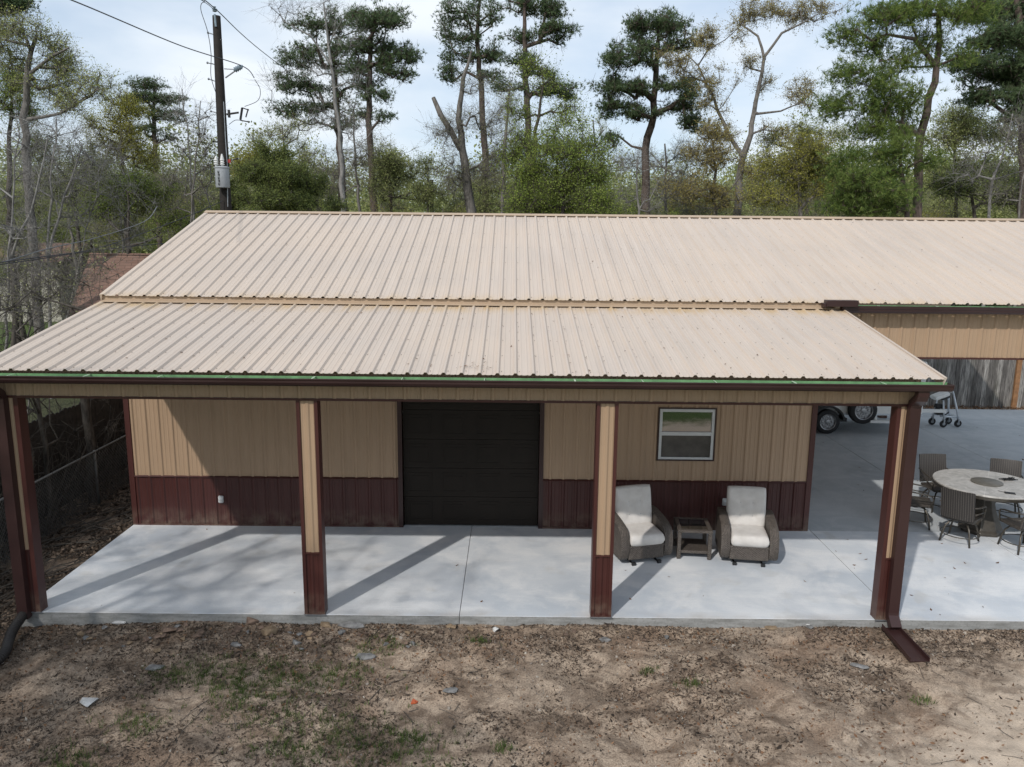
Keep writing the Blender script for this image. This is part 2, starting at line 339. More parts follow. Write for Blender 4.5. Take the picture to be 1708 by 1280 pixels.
def mk_wicker(name, c1, c2, s=1.0):
    t = NT(name); co = t.coord(scale=(1, 1, 1)); sx = t.n('ShaderNodeSeparateXYZ'); t.l(co, sx.inputs[0])
    u = t.math('ADD', sx.outputs[0], sx.outputs[1])
    wv = t.math('MULTIPLY', t.math('SINE', t.math('MULTIPLY', u, 150 * s)), t.math('SINE', t.math('MULTIPLY', sx.outputs[2], 190 * s)))
    n = t.noise(co, 30, 3); f = t.math('ADD', t.math('MULTIPLY', wv, .5), .5)
    a = t.mix(f, c1, c2); a = t.mix(t.ramp(n, [(.4, 0.), (.65, .6)]), a, sc3(c2, 1.35)); t.color(a); t.rough(.5); t.spec(.4); t.bump(f, .8, .012); M[name] = t.m
mk_wicker('wicker', (.022, .018, .015), (.105, .088, .075)); mk_wicker('wicker_dark', (.02, .017, .014), (.075, .064, .054), 1.6)
def mk_misc():
    t = NT('cushion'); co = t.coord(); n = t.noise(co, 6, 4); n2 = t.noise(co, 120, 2); t.color(t.mix(t.ramp(n, [(.3, 0.), (.7, 1.)]), (.52, .495, .465), (.63, .605, .575))); t.rough(.9); t.spec(.1); t.bump(t.mix(.4, n, n2), .3, .02); M['cushion'] = t.m
    t = NT('glass'); t.color((.008, .009, .009)); t.rough(.02); t.spec(1.0); t.b.inputs['IOR'].default_value = 2.0; M['glass'] = t.m
    t = NT('screened_glass'); n = t.noise(t.coord(), 3, 3); t.color(t.mix(t.ramp(n, [(.4, 0.), (.6, 1.)]), (.035, .035, .035), (.065, .063, .06))); t.rough(.25); t.spec(.6); M['screen'] = t.m
    t = NT('stone_tile'); co = t.coord(); n = t.noise(co, 5, 7, .65, 1.5); n2 = t.noise(co, 1.3, 3); sx = t.n('ShaderNodeSeparateXYZ'); t.l(co, sx.inputs[0])
    ang = t.math('ARCTAN2', sx.outputs[1], sx.outputs[0]); seam = t.math('ABSOLUTE', t.math('SINE', t.math('MULTIPLY', ang, 4.0)))
    a = t.mix(t.ramp(n, [(.3, 0.), (.7, 1.)]), (.27, .26, .24), (.52, .50, .47)); a = t.mix(t.ramp(seam, [(.0, 1.), (.05, 0.)]), a, (.55, .53, .5)); t.color(a); t.rough(.45); M['stone_tile'] = t.m
    t = NT('shingles'); br = t.n('ShaderNodeTexBrick'); br.inputs['Scale'].default_value = 1; br.inputs['Brick Width'].default_value = .5; br.inputs['Row Height'].default_value = .22; br.inputs['Mortar Size'].default_value = .012
    br.inputs['Color1'].default_value = (.17, .095, .068, 1); br.inputs['Color2'].default_value = (.22, .13, .095, 1); br.inputs['Mortar'].default_value = (.07, .04, .03, 1)
    s = t.n('ShaderNodeSeparateXYZ'); t.l(t.coord(), s.inputs[0]); cb = t.n('ShaderNodeCombineXYZ'); t.l(t.math('ADD', s.outputs[0], t.math('MULTIPLY', s.outputs[1], .3)), cb.inputs[0]); t.l(t.math('MULTIPLY', s.outputs[2], 2.1), cb.inputs[1]); t.l(cb.outputs[0], br.inputs[0])
    n = t.noise(t.coord(), 1.1, 5); a = t.mix(t.ramp(n, [(.4, 0.), (.7, .5)]), br.outputs[0], (.10, .07, .055)); t.color(a); t.rough(.9); M['shingles'] = t.m
    for nm, c1, c2 in (('rock_brown', (.08, .055, .042), (.19, .13, .095)), ('rock_grey', (.09, .09, .088), (.24, .235, .23)), ('rock_pale', (.38, .38, .37), (.62, .61, .59)), ('rock_ochre', (.15, .105, .065), (.30, .22, .14))):
        t = NT(nm); n = t.noise(t.coord(), 9, 6, .65); t.color(t.mix(t.ramp(n, [(.35, 0.), (.65, 1.)]), c1, c2)); t.rough(.9); t.bump(n, .6, .02); M[nm] = t.m
    t = NT('bag_dirt'); M['bag_dirt'] = t.m
mk_misc()
rnd = random.Random(7)
rng = np.random.default_rng(11)

# ------------------------------------------------------------------ ground and slabs
def ngrid(lo, hi, flo, fhi, fine, grow=1.25):
    a = list(np.arange(flo, fhi + 1e-6, fine)); s = fine; x = a[-1]
    while x < hi: s *= grow; x += s; a.append(min(x, hi))
    s = fine; x = a[0]; b = []
    while x > lo: s *= grow; x -= s; b.append(max(x, lo))
    return np.array(b[::-1] + a)
class VN:                                  # value noise for terrain shape
    def __init__(s, seed): s.t = np.random.default_rng(seed).random((257, 257))
    def __call__(s, x, y):
        xi = np.floor(x).astype(int); yi = np.floor(y).astype(int); fx = x - xi; fy = y - yi; fx = fx * fx * (3 - 2 * fx); fy = fy * fy * (3 - 2 * fy)
        T = s.t; a = T[xi % 257, yi % 257]; b = T[(xi + 1) % 257, yi % 257]; c = T[xi % 257, (yi + 1) % 257]; d = T[(xi + 1) % 257, (yi + 1) % 257]
        return (a * (1 - fx) + b * fx) * (1 - fy) + (c * (1 - fx) + d * fx) * fy - .5
vn = VN(3)
def ground_z(x, y):
    x = np.asarray(x, float); y = np.asarray(y, float)
    z = -.125 - .05 * np.clip(-y / 2.5, 0, 1) - .10 * np.clip((-4.6 - x) / 2, 0, 1) * (y < 2)
    near = (y < .02) | (x < -6.8)
    b = .10 * vn(x * .9 + 3, y * .9) + .065 * vn(x * 2.7, y * 2.7 + 9) + .045 * vn(x * 8, y * 8) + .026 * vn(x * 19, y * 19)
    z = z + b * np.where(near, 1, 0) * np.clip(np.where(x < -6.8, 1, (-y + .02) * 2.5 + .35), 0, 1)
    z = np.minimum(z, -.06 + 0 * z)
    far = np.clip((np.hypot(x, y - 5) - 30) / 80, 0, 1)
    return z + far * 2.5 * vn(x * .02, y * .02)
xs = ngrid(-400, 400, -10, 7.5, .055); ys = ngrid(-300, 600, -3.6, .2, .045)
X, Y = np.meshgrid(xs, ys, indexing='ij'); V = np.stack([X.ravel(), Y.ravel(), ground_z(X, Y).ravel()], 1)
nx, ny = len(xs), len(ys); I = (np.arange(nx - 1)[:, None] * ny + np.arange(ny - 1)[None, :]).ravel()
tag(npmesh('ground', V, [np.stack([I, I + ny, I + ny + 1, I + 1], 1)], M['dirt'], smooth=True), 'sandy brown dirt yard strewn with leaf debris', kind='structure')
def slab(name, rects, mat, label, zt=0.0):
    mb = MB()
    for (x0, y0, x1, y1) in rects:
        g = .0035; mb.cur = 0
        x0 += g; x1 -= g; y1 -= g; b = .004
        mb.cur = 1; mb.box(x0, y0, -.42, x1, y1, zt - b)
        mb.cur = 0; mb.add([(x0, y0, zt - b), (x1, y0, zt - b), (x1, y1, zt - b), (x0, y1, zt - b), (x0 + b, y0 + b, zt), (x1 - b, y0 + b, zt), (x1 - b, y1 - b, zt), (x0 + b, y1 - b, zt)], [(4, 5, 6, 7), (0, 1, 5, 4), (1, 2, 6, 5), (2, 3, 7, 6), (3, 0, 4, 7)])
    return tag(mb.build(name, [mat, M['concrete_edge']]), label, kind='structure')
patio = slab('patio', [(-6.725, 0, -.675, 3.55), (-.675, 0, 5.40, 3.55), (5.40, 0, 8.43, 3.31), (8.43, 0, 11.45, 3.31), (11.45, 0, 14.5, 3.31)], M['concrete'], 'pale grey concrete patio slab under and beside the porch')
drv = slab('driveway', [(x0, y0, x1, y1) for x0, x1 in ((5.40, 8.43), (8.43, 11.45), (11.45, 14.5), (14.5, 17.5), (17.5, 20.5)) for y0, y1 in ((3.31, 6.56), (6.56, 9.6), (9.6, 13.75))], M['driveway'], 'blue grey concrete driveway with saw cut joints', zt=-.004)
tag(MB().box(-6.60, 3.56, -.4, 5.33, 12.6, -.003).build('building_floor', M['concrete_edge']), 'concrete floor inside the metal building', kind='structure')

# ------------------------------------------------------------------ metal building
BX0, BX1, WY, HB = -6.722, 5.339, 3.312, 3.006
MX1 = 12.6
bld = empty('metal_building', (0, WY, 0), 0, 'long tan metal building with maroon wainscot, ribbed tan roof and open front porch', 'building')
O = (0, WY, 0)
# ---- roofs
def slope(p, q):
    """returns fn for a sheet running up from p=(y,z) to q=(y,z), u along X"""
    d = Vector((0, q[0] - p[0], q[1] - p[1])); L = d.length; d.normalize(); n = Vector((0, -d.z, d.y))
    return (lambda u, v, h: Vector((u, p[0], p[1])) + d * v + n * h), L
EY, EZ, TY, TZ = -.188, 3.399, 3.125, 3.985
UY, UZ, RY, RZ = 3.085, 4.095, 7.936, 5.600
mb = MB(); fn, L = slope((EY, EZ), (TY, TZ)); X0, X1 = -6.846, 5.534
panel(mb, X0, X1, 0, L, fn, phase=-6.80, rib=.027)
mb.cur = 1
for r_, off in ((.12, 0), (.75, .03), (1.45, -.02), (2.15, .02), (2.85, 0)):
    u = -6.80
    while u < 5.5:
        for du in (.05,):
            if u + du < 5.5: c = fn(u + du, r_ + rnd.uniform(-.01, .01), .004); mb.lathe([(.007, 0), (.006, .005), (.002, .006)], 5, c)
        u += PITCH
pr = mb.build('porch_roof', [M['roof'], M['screw']], bld, O)
for xa, xb in ((X0 - .012, X0 + .03), (X1 - .022, X1 + .010)):
    mb = MB(); P = [fn(xa, 0, .024), fn(xb, 0, .024), fn(xb, L, .024), fn(xa, L, .024), fn(xa, 0, -.10), fn(xb, 0, .016), fn(xb, L, .016), fn(xa, L, -.10)]
    mb.add(P, [(0, 1, 2, 3), (4, 7, 6, 5), (0, 4, 5, 1), (1, 5, 6, 2), (2, 6, 7, 3), (3, 7, 4, 0)]); mb.build('rake_trim', M['roof'], pr, O)
# main roof front + back slope
mb = MB(); fn2, L2 = slope((UY, UZ), (RY, RZ)); panel(mb, X0, MX1, 0, L2, fn2, phase=-6.80, rib=.027)
fn3, L3 = slope((2 * RY - UY, UZ), (RY, RZ)); fb = lambda u, v, h: (lambda p: Vector((p.x, p.y, p.z)))(Vector((u, 2 * RY - UY, UZ)) + Vector((0, RY - (2 * RY - UY), RZ - UZ)).normalized() * v + Vector((0, .296, .955)) * h)
panel(mb, X0, MX1, 0, L3, fb, phase=-6.80)
mb.cur = 1
for r_ in (.1, .95, 1.85, 2.75, 3.65, 4.6):
    u = -6.80
    while u < 12.5:
        c = fn2(u + .05, r_ + rnd.uniform(-.01, .01), .004); mb.lathe([(.007, 0), (.006, .005), (.002, .006)], 5, c); u += PITCH
mr = mb.build('main_roof', [M['roof'], M['screw']], bld, O)
mb = MB(); g = .135                       # ridge cap
prf = [(-g, -g * .31 + .038), (0, .040), (g, -g * .31 + .038), (g, -g * .31 + .030), (0, .032), (-g, -g * .31 + .030)]
mb.extrude([(a, b) for a, b in prf], X0 - .02, MX1, lambda a, b, x: (x, RY + a, RZ + b)); mb.build('ridge_cap', M['tan_trim'], mr, O)
mb = MB()
for xa, xb in ((X0 - .012, X0 + .03), (MX1 - .03, MX1 + .012)):
    for f in (fn2, fb):
        mb = MB(); P = [f(xa, 0, .024), f(xb, 0, .024), f(xb, L2, .024), f(xa, L2, .024), f(xa, 0, -.13), f(xb, 0, .016), f(xb, L2, .016), f(xa, L2, -.13)]
        mb.add(P, [(0, 1, 2, 3), (4, 7, 6, 5), (0, 4, 5, 1), (1, 5, 6, 2), (2, 6, 7, 3), (3, 7, 4, 0)]); mb.build('rake_trim', M['roof'], mr, O)
# flashing strip between roofs
mb = MB(); mb.box(X0, 3.13, 3.96, X1 - .10, 3.16, 4.088); mb.build('eave_fascia', M['tan_trim'], bld, O)
mb = MB(); mb.extrude([(3.129, 4.02), (3.129, 4.026), (3.03, 4.002), (3.03, 3.996)], X0 + .02, X1 - .15, lambda a, b, x: (x, a, b)); mb.build('wall_flashing', M['tan_trim'], bld, O)
# ---- walls
def wfront(y): return lambda u, v, h: Vector((u, y - h, v))
DX0, DX1, DH = -1.895, .515, 2.42
WX0, WX1, WZ0, WZ1 = 2.60, 3.565, 1.305, 2.215
WTH = .905
mb = MB(); ph = -6.60
for a, b, c, d in ((BX0 + .09, DX0 - .06, WTH + .012, 3.93), (DX1 + .06, WX0 - .02, WTH + .012, 3.93), (WX1 + .02, BX1 - .09, WTH + .012, 3.93), (WX0 - .018, WX1 + .018, WTH + .012, WZ0 - .02), (WX0 - .018, WX1 + .018, WZ1 + .02, 3.93), (DX0 - .058, DX1 + .058, DH + .05, 3.93)):
    panel(mb, a, b, c, d, wfront(WY), ph)
wl = mb.build('front_wall', M['tan'], bld, O)
mb = MB()
for a, b in ((BX0 + .09, DX0 - .06), (DX1 + .06, BX1 - .09)):
    mb = MB(); panel(mb, a, b, .02, WTH - .012, wfront(WY), ph); ws = mb.build('wainscot', M['maroon'], bld, O); mb = MB()
    mb.extrude([(.012, -.018), (-.02, -.018), (-.034, -.004), (-.012, .014), (.012, .014)], a, b, lambda p, q, x: (x, WY + p, WTH + q)); mb.build('wainscot_trim', M['maroon'], ws, O); MB().box(a, WY - .028, .0, b, WY - .002, .03).build('base_trim', M['maroon'], ws, O)
mb = MB()
for x, s in ((BX0, 1), (BX1, -1)):
    mb = MB(); a, b = sorted((x, x + s * .09)); mb.box(a, WY - .026, .0, b, WY + .004, 3.9); a, b = sorted((x, x + s * .02)); mb.box(a, WY + .0042, 0, b, WY + .10, 3.9); mb.build('corner_trim', M['maroon'], bld, O)
mb = MB()                                   # inner shell (posts, girts hidden) as thick wall behind sheets
for a, b, c, d in ((BX0 + .03, DX0, 0, 3.9), (DX1, WX0, 0, 3.9), (WX1, BX1 - .03, 0, 3.9), (WX0 + .0005, WX1 - .0005, 0, WZ0), (WX0 + .0005, WX1 - .0005, WZ1, 3.9), (DX0 + .0005, DX1 - .0005, DH, 3.9)):
    mb.box(a, WY + .008, c, b, WY + .13, d)
mb.build('wall_framing', M['tan_trim'], bld, O)
# side and back walls
mb = MB(); BY1 = 2 * RY - WY
for x, sgn in ((BX0, -1), (BX1, 1)):
    mb = MB(); f = lambda u, v, h, x=x, sgn=sgn: Vector((x - sgn * .02 + sgn * h, u, v))
    panel(mb, WY + .105, BY1 - .02, WTH, 3.9, f, WY, v1f=lambda u: RZ - .06 - abs(u - RY) * .31); mb.build('side_wall', M['tan'], bld, O)
mb = MB(); f = lambda u, v, h: Vector((u, BY1 + h, v)); panel(mb, BX0 + .05, BX1 - .05, .02, 3.95, f, ph)
mb.build('rear_wall', M['tan'], bld, O)
mb = MB()
for x, sgn in ((BX0, -1), (BX1, 1)):
    mb = MB(); f = lambda u, v, h, x=x, sgn=sgn: Vector((x - sgn * .019 + sgn * h, u, v)); panel(mb, WY + .105, BY1 - .02, .02, WTH - .01, f, WY); mb.build('side_wainscot', M['maroon'], bld, O)
# ---- garage door
mb = MB(); y = WY + .09
secs = [(.015 + i * .53, .015 + (i + 1) * .53 - .006) for i in range(5)]
for (z0, z1) in secs:
    z1 = min(z1, DH + .1)
    mb.box(DX0 + .01, y, z0, DX1 - .01, y + .04, z1)
    for k in range(4):
        w = (DX1 - DX0) / 4; a = DX0 + k * w + .09; b = DX0 + (k + 1) * w - .09; z2, z3 = z0 + .085, z1 - .085
        if z3 > DH: z3 = DH - .02
        if z3 - z2 < .1: continue
        # raised frame round a recessed field
        for (p0, p1, q0, q1) in ((a, b, z2, z2 + .022), (a, b, z3 - .022, z3), (a, a + .022, z2 + .0225, z3 - .0225), (b - .022, b, z2 + .0225, z3 - .0225)): mb.box(p0, y - .007, q0, p1, y - .001, q1)
        mb.box(a + .06, y - .006, z2 + .055, b - .06, y - .001, z3 - .055)
gd = mb.build('garage_door', M['door_brown'], bld, O)
MB().box(DX0 + .01, WY + .05, .002, DX1 - .01, WY + .13, .014).build('door_seal', M['galv'], gd, O)
mb = MB(); 
for x0, x1 in ((DX0 - .075, DX0), (DX1, DX1 + .075)): mb.box(x0, WY - .03, 0, x1, WY + .10, DH + .06)
mb.box(DX0 + .001, WY - .03, DH, DX1 - .001, WY + .10, DH + .06); mb.build('door_frame', M['maroon_dark'], gd, O)
# ---- window
mb = MB(); t_ = .022
mb.box(WX0 - t_, WY - .032, WZ0 - t_, WX1 + t_, WY + .0, WZ0); mb.box(WX0 - t_, WY - .032, WZ1, WX1 + t_, WY + 0, WZ1 + t_); mb.box(WX0 - t_, WY - .032, WZ0 + .0005, WX0, WY, WZ1 - .0005); mb.box(WX1, WY - .032, WZ0 + .0005, WX1 + t_, WY, WZ1 - .0005)
win = mb.build('window', M['maroon_dark'], bld, O)
mb = MB(); f_ = .05; zm = (WZ0 + WZ1) / 2 + .01
mb.box(WX0 + .001, WY - .022, WZ0 + .001, WX0 + f_, WY + .06, WZ1 - .001); mb.box(WX1 - f_, WY - .022, WZ0 + .001, WX1 - .001, WY + .06, WZ1 - .001)
for z0, z1 in ((WZ0 + .001, WZ0 + .04), (WZ1 - .055, WZ1 - .001), (zm - .032, zm + .032)): mb.box(WX0 + f_ + .0005, WY - .020, z0, WX1 - f_ - .0005, WY + .06, z1)
mb.build('window_frame', M['white_vinyl'], win, O, bevel=.003)
MB().box(WX0 + f_ - .01, WY + .006, zm, WX1 - f_ + .01, WY + .012, WZ1 - .03).build('pane', M['glass'], win, O)
MB().box(WX0 + f_ - .01, WY + .004, WZ0 + .03, WX1 - f_ + .01, WY + .010, zm).build('insect_screen', M['screen'], win, O)
# ---- outlets
for cx, cz in ((-5.12, .50), (3.82, .54)):
    mb = MB(); mb.box(cx - .045, WY - .065, cz - .065, cx + .045, WY - .022, cz + .065, ch=.012); mb.box(cx - .03, WY - .078, cz - .045, cx + .03, WY - .066, cz + .02)
    ob = mb.build('outlet_cover', M['white_vinyl'], bld, O, bevel=.004)
    MB().box(cx - .022, WY - .082, cz - .035, cx + .022, WY - .0785, cz + .005).build('outlet_flap', M['grey_plastic'], ob, O)
# ---- porch header
mb = MB(); panel(mb, BX0 + .02, BX1 - .02, HB + .03, 3.385, wfront(.0), -6.63)
hd = mb.build('porch_header', M['tan'], bld, O)
mb = MB(); mb.box(BX0 + .03, .006, HB + .032, BX1 - .03, .20, 3.33); mb.build('header_beam', M['tan_trim'], hd, O)
mb = MB(); mb.box(BX0 + .02, -.024, HB, BX1 - .02, .21, HB + .03); mb.build('header_trim', M['maroon'], hd, O)
MB().box(BX0 + .02, -.164, 3.225, BX1 - .02, -.021, 3.236).build('light_gap_board', M['maroon_dark'], hd, O)  # added board, blocks a stray bright line along the header
# ---- posts
for (a, b) in ((-6.70, -6.41), (-2.794, -2.515), (1.126, 1.408), (5.04, 5.335)):
    dy = .15; tw = .045; inL = a + (.15 if a < -6 else tw); inR = b - (.15 if b > 5 else tw)
    if a < -6: inL = a + .17; inR = b - .06
    if b > 5: inL = a + .050; inR = b - .14
    mb = MB(); panel(mb, inL + .001, inR - .001, WTH + .005, HB - .002, wfront(.0), (inL + inR) / 2 - (0 if inR - inL > .15 else .02), rib=.014)
    mb.box(a + .012, .005, .01, b - .012, dy - .012, HB - .002)
    po = mb.build('porch_post', M['tan'], bld, O)
    mb = MB(); panel(mb, inL + .001, inR - .001, .02, WTH - .02, wfront(.0), (inL + inR) / 2 - .02, rib=.014); mb.box(inL, -.026, WTH - .018, inR, -.001, WTH + .004); mb.box(inL, -.026, .0, inR, -.001, .022)
    mb.build('post_wainscot', M['maroon'], po, O)
    mb = MB()
    for p, q in ((a, inL), (inR, b)): mb.box(p, -.022, .0, q, .004, HB - .001)
    mb.box(a, .0042, 0, a + .011, dy, HB - .001); mb.box(b - .011, .0042, 0, b, dy, HB - .001); mb.box(a + .0112, dy - .011, 0, b - .0112, dy, HB - .001)
    mb.build('post_trim', M['maroon'], po, O)
    MB().box(a - .012, -.035, -.006 + .008, b + .012, -.0225, .014).build('post_foot', M['galv'], po, O)
# ---- gutters
def gutter(name, x0, x1, yb, yf, zb, zl, nm_clip=True):
    w = yb - yf; mb = MB()
    prof = [(yb, zl + .006), (yb, zb), (yf + .035, zb), (yf + .012, zb + .035), (yf + .012, zb + .06), (yf, zb + .075), (yf, zl), (yf + .010, zl + .002), (yf + .010, zl - .003), (yf + .004, zl - .004), (yf + .004, zb + .077), (yf + .016, zb + .062), (yf + .016, zb + .037), (yf + .037, zb + .004), (yb - .004, zb + .004), (yb - .004, zl + .006)]
    n = len(prof); fnp = lambda a, b, x: (x, a, b)
    vs = [fnp(a, b, x0) for a, b in prof] + [fnp(a, b, x1) for a, b in prof]; fs = []; mb.v = []; 
    outer = range(0, 7)
    b0 = 0; mb.v = vs
    for i in range(n):
        mb.f.append((i, (i + 1) % n, n + (i + 1) % n, n + i)); mb.m.append(0 if i <= 8 or i == n - 1 else 1)
    for x in (x0, x1):                   # end caps
        e = .004 if x == x1 else -.004
        mb.cur = 0; q = [(yb, zl), (yb, zb), (yf + .035, zb), (yf + .012, zb + .035), (yf, zb + .075), (yf, zl)]
        mb.add([(x, a, b) for a, b in q] + [(x + e, a, b) for a, b in q], [tuple(range(6)), tuple(range(11, 5, -1))] + [(i, (i + 1) % 6, 6 + (i + 1) % 6, 6 + i) for i in range(6)])
    g = mb.build(name, [M['maroon_dark'], M['green_film']], bld, O)
    x = x0 + .6; k = 0
    while x < min(x1, 14) - .3:
        wd = .022 if k % 3 == 1 else .010
        MB().box(x, yf + .002, zl + .0025, x + wd, yb - .006, zl + .006).build('gutter_hanger', M['clip'], g, O); x += rnd.uniform(.85, 1.15); k += 1
    return g
gutter('porch_gutter', X0 - .06, X1 + .03, -.165, -.335, 3.262, 3.352)
g2 = gutter('main_gutter', 5.50, MX1, 3.12, 3.005, 3.935, 4.055)
mb = MB(); mb.box(5.20, 2.93, 4.045, 5.72, 3.08, 4.15); mb.box(5.16, 2.94, 4.03, 5.199, 3.08, 4.10); mb.build('gutter_diverter', M['maroon_dark'], bld, O, bevel=.006)
# ---- downspouts
def downspout(path, w, d, name='downspout'):
    mb = MB(); pts = [Vector(p) for p in path]; vs = []
    for i, p in enumerate(pts):
        dr = (pts[min(i + 1, len(pts) - 1)] - pts[max(i - 1, 0)]).normalized(); a = Vector((1, 0, 0)); b = dr.cross(a).normalized()
        if b.y > 0 and abs(dr.z) > .3: b = -b
        prof = []
        for (u, v) in ((-1, -1), (-.4, -1), (-.3, -.8), (.3, -.8), (.4, -1), (1, -1), (1, 1), (-1, 1)): prof.append((u, v))
        vs += [p + a * (u * w / 2) + b * (v * d / 2) for u, v in prof]
    n = 8; fs = [(i * n + j, i * n + (j + 1) % n, (i + 1) * n + (j + 1) % n, (i + 1) * n + j) for i in range(len(pts) - 1) for j in range(n)]
    fs += [tuple(range(n - 1, -1, -1)), tuple(range((len(pts) - 1) * n, len(pts) * n))]
    mb.add(vs, fs); return mb.build(name, M['maroon_dark'], bld, O)
gx = 5.228
d1 = downspout([(gx, -.228, 3.262), (gx, -.228, 3.20), (gx, -.20, 3.15), (gx, -.10, 3.07), (gx, -.072, 3.01), (gx, -.072, .16), (gx, -.085, .10), (gx - .0, -.20, -.02)], .14, .095)
mb = MB()
for i in range(9):
    t = i / 8; mb.box(gx - .073, -.215 + t * .10 - .05, 3.175 - t * .09 - .004, gx + .073, -.215 + t * .10 + .05, 3.175 - t * .09 + .004)
mb.build('elbow_crimps', M['maroon_dark'], d1, O)
gx2 = -6.60
downspout([(gx2, -.228, 3.262), (gx2, -.228, 3.20), (gx2, -.20, 3.15), (gx2, -.10, 3.07), (gx2, -.072, 3.01), (gx2, -.072, -.05)], .14, .095)
# ---- carport at the right: header, posts
mb = MB(); panel(mb, BX1 + .012, MX1, 3.165, 3.99, wfront(WY), ph); ch = mb.build('carport_header', M['tan'], bld, O)
MB().box(BX1 + .012, WY - .026, 3.135, MX1, WY + .06, 3.163).build('header_trim', M['maroon'], ch, O)
mb = MB(); mb.box(BX1 + .012, WY + .005, 3.165, MX1, WY + .11, 3.95); mb.build('header_beam', M['tan_trim'], ch, O); MB().box(BX1 + .012, BY1 - .11, 3.165, MX1, BY1, 3.98).build('header_beam', M['tan_trim'], bld, O)
for x, y0 in ((12.45, WY), (10.95, BY1 - .2)):
        MB().box(x - .1, y0 - .005, 0, x + .1, y0 + .2, 3.13).build('carport_post', M['maroon'], bld, O, bevel=.008)
# leaf bits lying on the roofs
def flakes(name, pts, size, mat, flat=.35, aspect=.5, curl=.0, label=None, cat=None, kind=None, parent=None, seed=1):
    r = np.random.default_rng(seed); pts = np.asarray(pts, float); n = len(pts); s = np.asarray(size) * np.ones(n) if np.ndim(size) == 0 else np.asarray(size)
    ang = r.random(n) * 6.283; u = np.stack([np.cos(ang), np.sin(ang), r.normal(0, flat, n)], 1); u /= np.linalg.norm(u, axis=1)[:, None]
    nn = np.stack([r.normal(0, flat, n), r.normal(0, flat, n), np.ones(n)], 1); v = np.cross(nn, u); v /= np.linalg.norm(v, axis=1)[:, None]
    a = (s * .5)[:, None]; w = (s * .5 * aspect * r.uniform(.5, 1.3, n))[:, None]; up = np.array([0, 0, 1.]) * (s * .12)[:, None]
    V = np.stack([pts - u * a + up, pts - v * w, pts + u * a + up, pts + v * w], 1).reshape(-1, 3)
    q = np.arange(n)[:, None] * 4; F = np.concatenate([q + [0, 1, 2], q + [0, 2, 3]], 0)
    o = npmesh(name, V, [F], mat, parent=parent)
    return tag(o, label, cat, None, kind)
pts = []
for i in range(230):
    u = rnd.uniform(-6.7, 5.4); v = rnd.random() ** 1.3 * L; k = round((u + 6.8) / PITCH) * PITCH - 6.8 + .04 if rnd.random() < .6 else u
    if k < 5.45: pts.append(fn(k, v, .012))
for i in range(40): c = fn(.0 + rnd.gauss(-.45, .12), .18 + abs(rnd.gauss(0, .12)), .02); pts.append(c)
for i in range(70):
    pts.append(fn2(rnd.uniform(-6, 12), rnd.random() * L2, .012))
flakes('roof_leaves', pts, np.random.default_rng(5).uniform(.012, .05, len(pts)), M['litter_brown'], aspect=.4, label='scattered brown dead leaves and twigs lying on the tan roof sheets', cat='leaves', kind='stuff')
pts = [(rnd.uniform(-6, 9), rnd.uniform(.1, 3.1), .004) for i in range(14)] + [(rnd.uniform(5.3, 9), rnd.uniform(.05, 3.0), .004) for i in range(34)] + [(rnd.uniform(6, 16), rnd.uniform(4, 13), .001) for i in range(40)]
flakes('patio_leaves', pts, np.random.default_rng(6).uniform(.02, .075, len(pts)), M['litter_brown'], aspect=.45, label='scattered dead leaves lying on the concrete', cat='leaves', kind='stuff')
# ------------------------------------------------------------------ patio furniture
def cushion(w, d, h, Mx, dents=(), dd=.03, n=22, rp=.14):
    """soft pillow lying in local XY, thickness h, mapped through matrix Mx"""
    mb = MB(); top = []; bot = []
    for i in range(n + 1):
        for j in range(n + 1):
            u = -1 + 2 * i / n; v = -1 + 2 * j / n
            uu = math.copysign(abs(u) ** .75, u); vv = math.copysign(abs(v) ** .75, v)
            e = max(0, 1 - abs(u) ** 6) ** .35 * max(0, 1 - abs(v) ** 6) ** .35
            k = 1 - rp * .25 * (abs(uu) * abs(vv)) ** 4
            x = uu * w / 2 * k; y = vv * d / 2 * k; z = h / 2 * (.28 + .72 * e)
            for (bx, by) in dents: z -= dd * math.exp(-((x - bx) ** 2 + (y - by) ** 2) / .0016) + dd * .35 * math.exp(-((x - bx) ** 2 + (y - by) ** 2) / .012)
            top.append((x, y, z)); bot.append((x, y, -h / 2 * (.28 + .72 * e)))
    N_ = (n + 1) ** 2; g = lambda i, j: i * (n + 1) + j; fs = []
    for i in range(n):
        for j in range(n):
            fs.append((g(i, j), g(i + 1, j), g(i + 1, j + 1), g(i, j + 1))); fs.append((N_ + g(i, j), N_ + g(i, j + 1), N_ + g(i + 1, j + 1), N_ + g(i + 1, j)))
    for i in range(n):
        fs.append((g(i, 0), N_ + g(i, 0), N_ + g(i + 1, 0), g(i + 1, 0))); fs.append((g(i + 1, n), N_ + g(i + 1, n), N_ + g(i, n), g(i, n)))
        fs.append((g(0, i + 1), N_ + g(0, i + 1), N_ + g(0, i), g(0, i))); fs.append((g(n, i), N_ + g(n, i), N_ + g(n, i + 1), g(n, i + 1)))
    mb.add([Mx @ Vector(p) for p in top + bot], fs); return mb
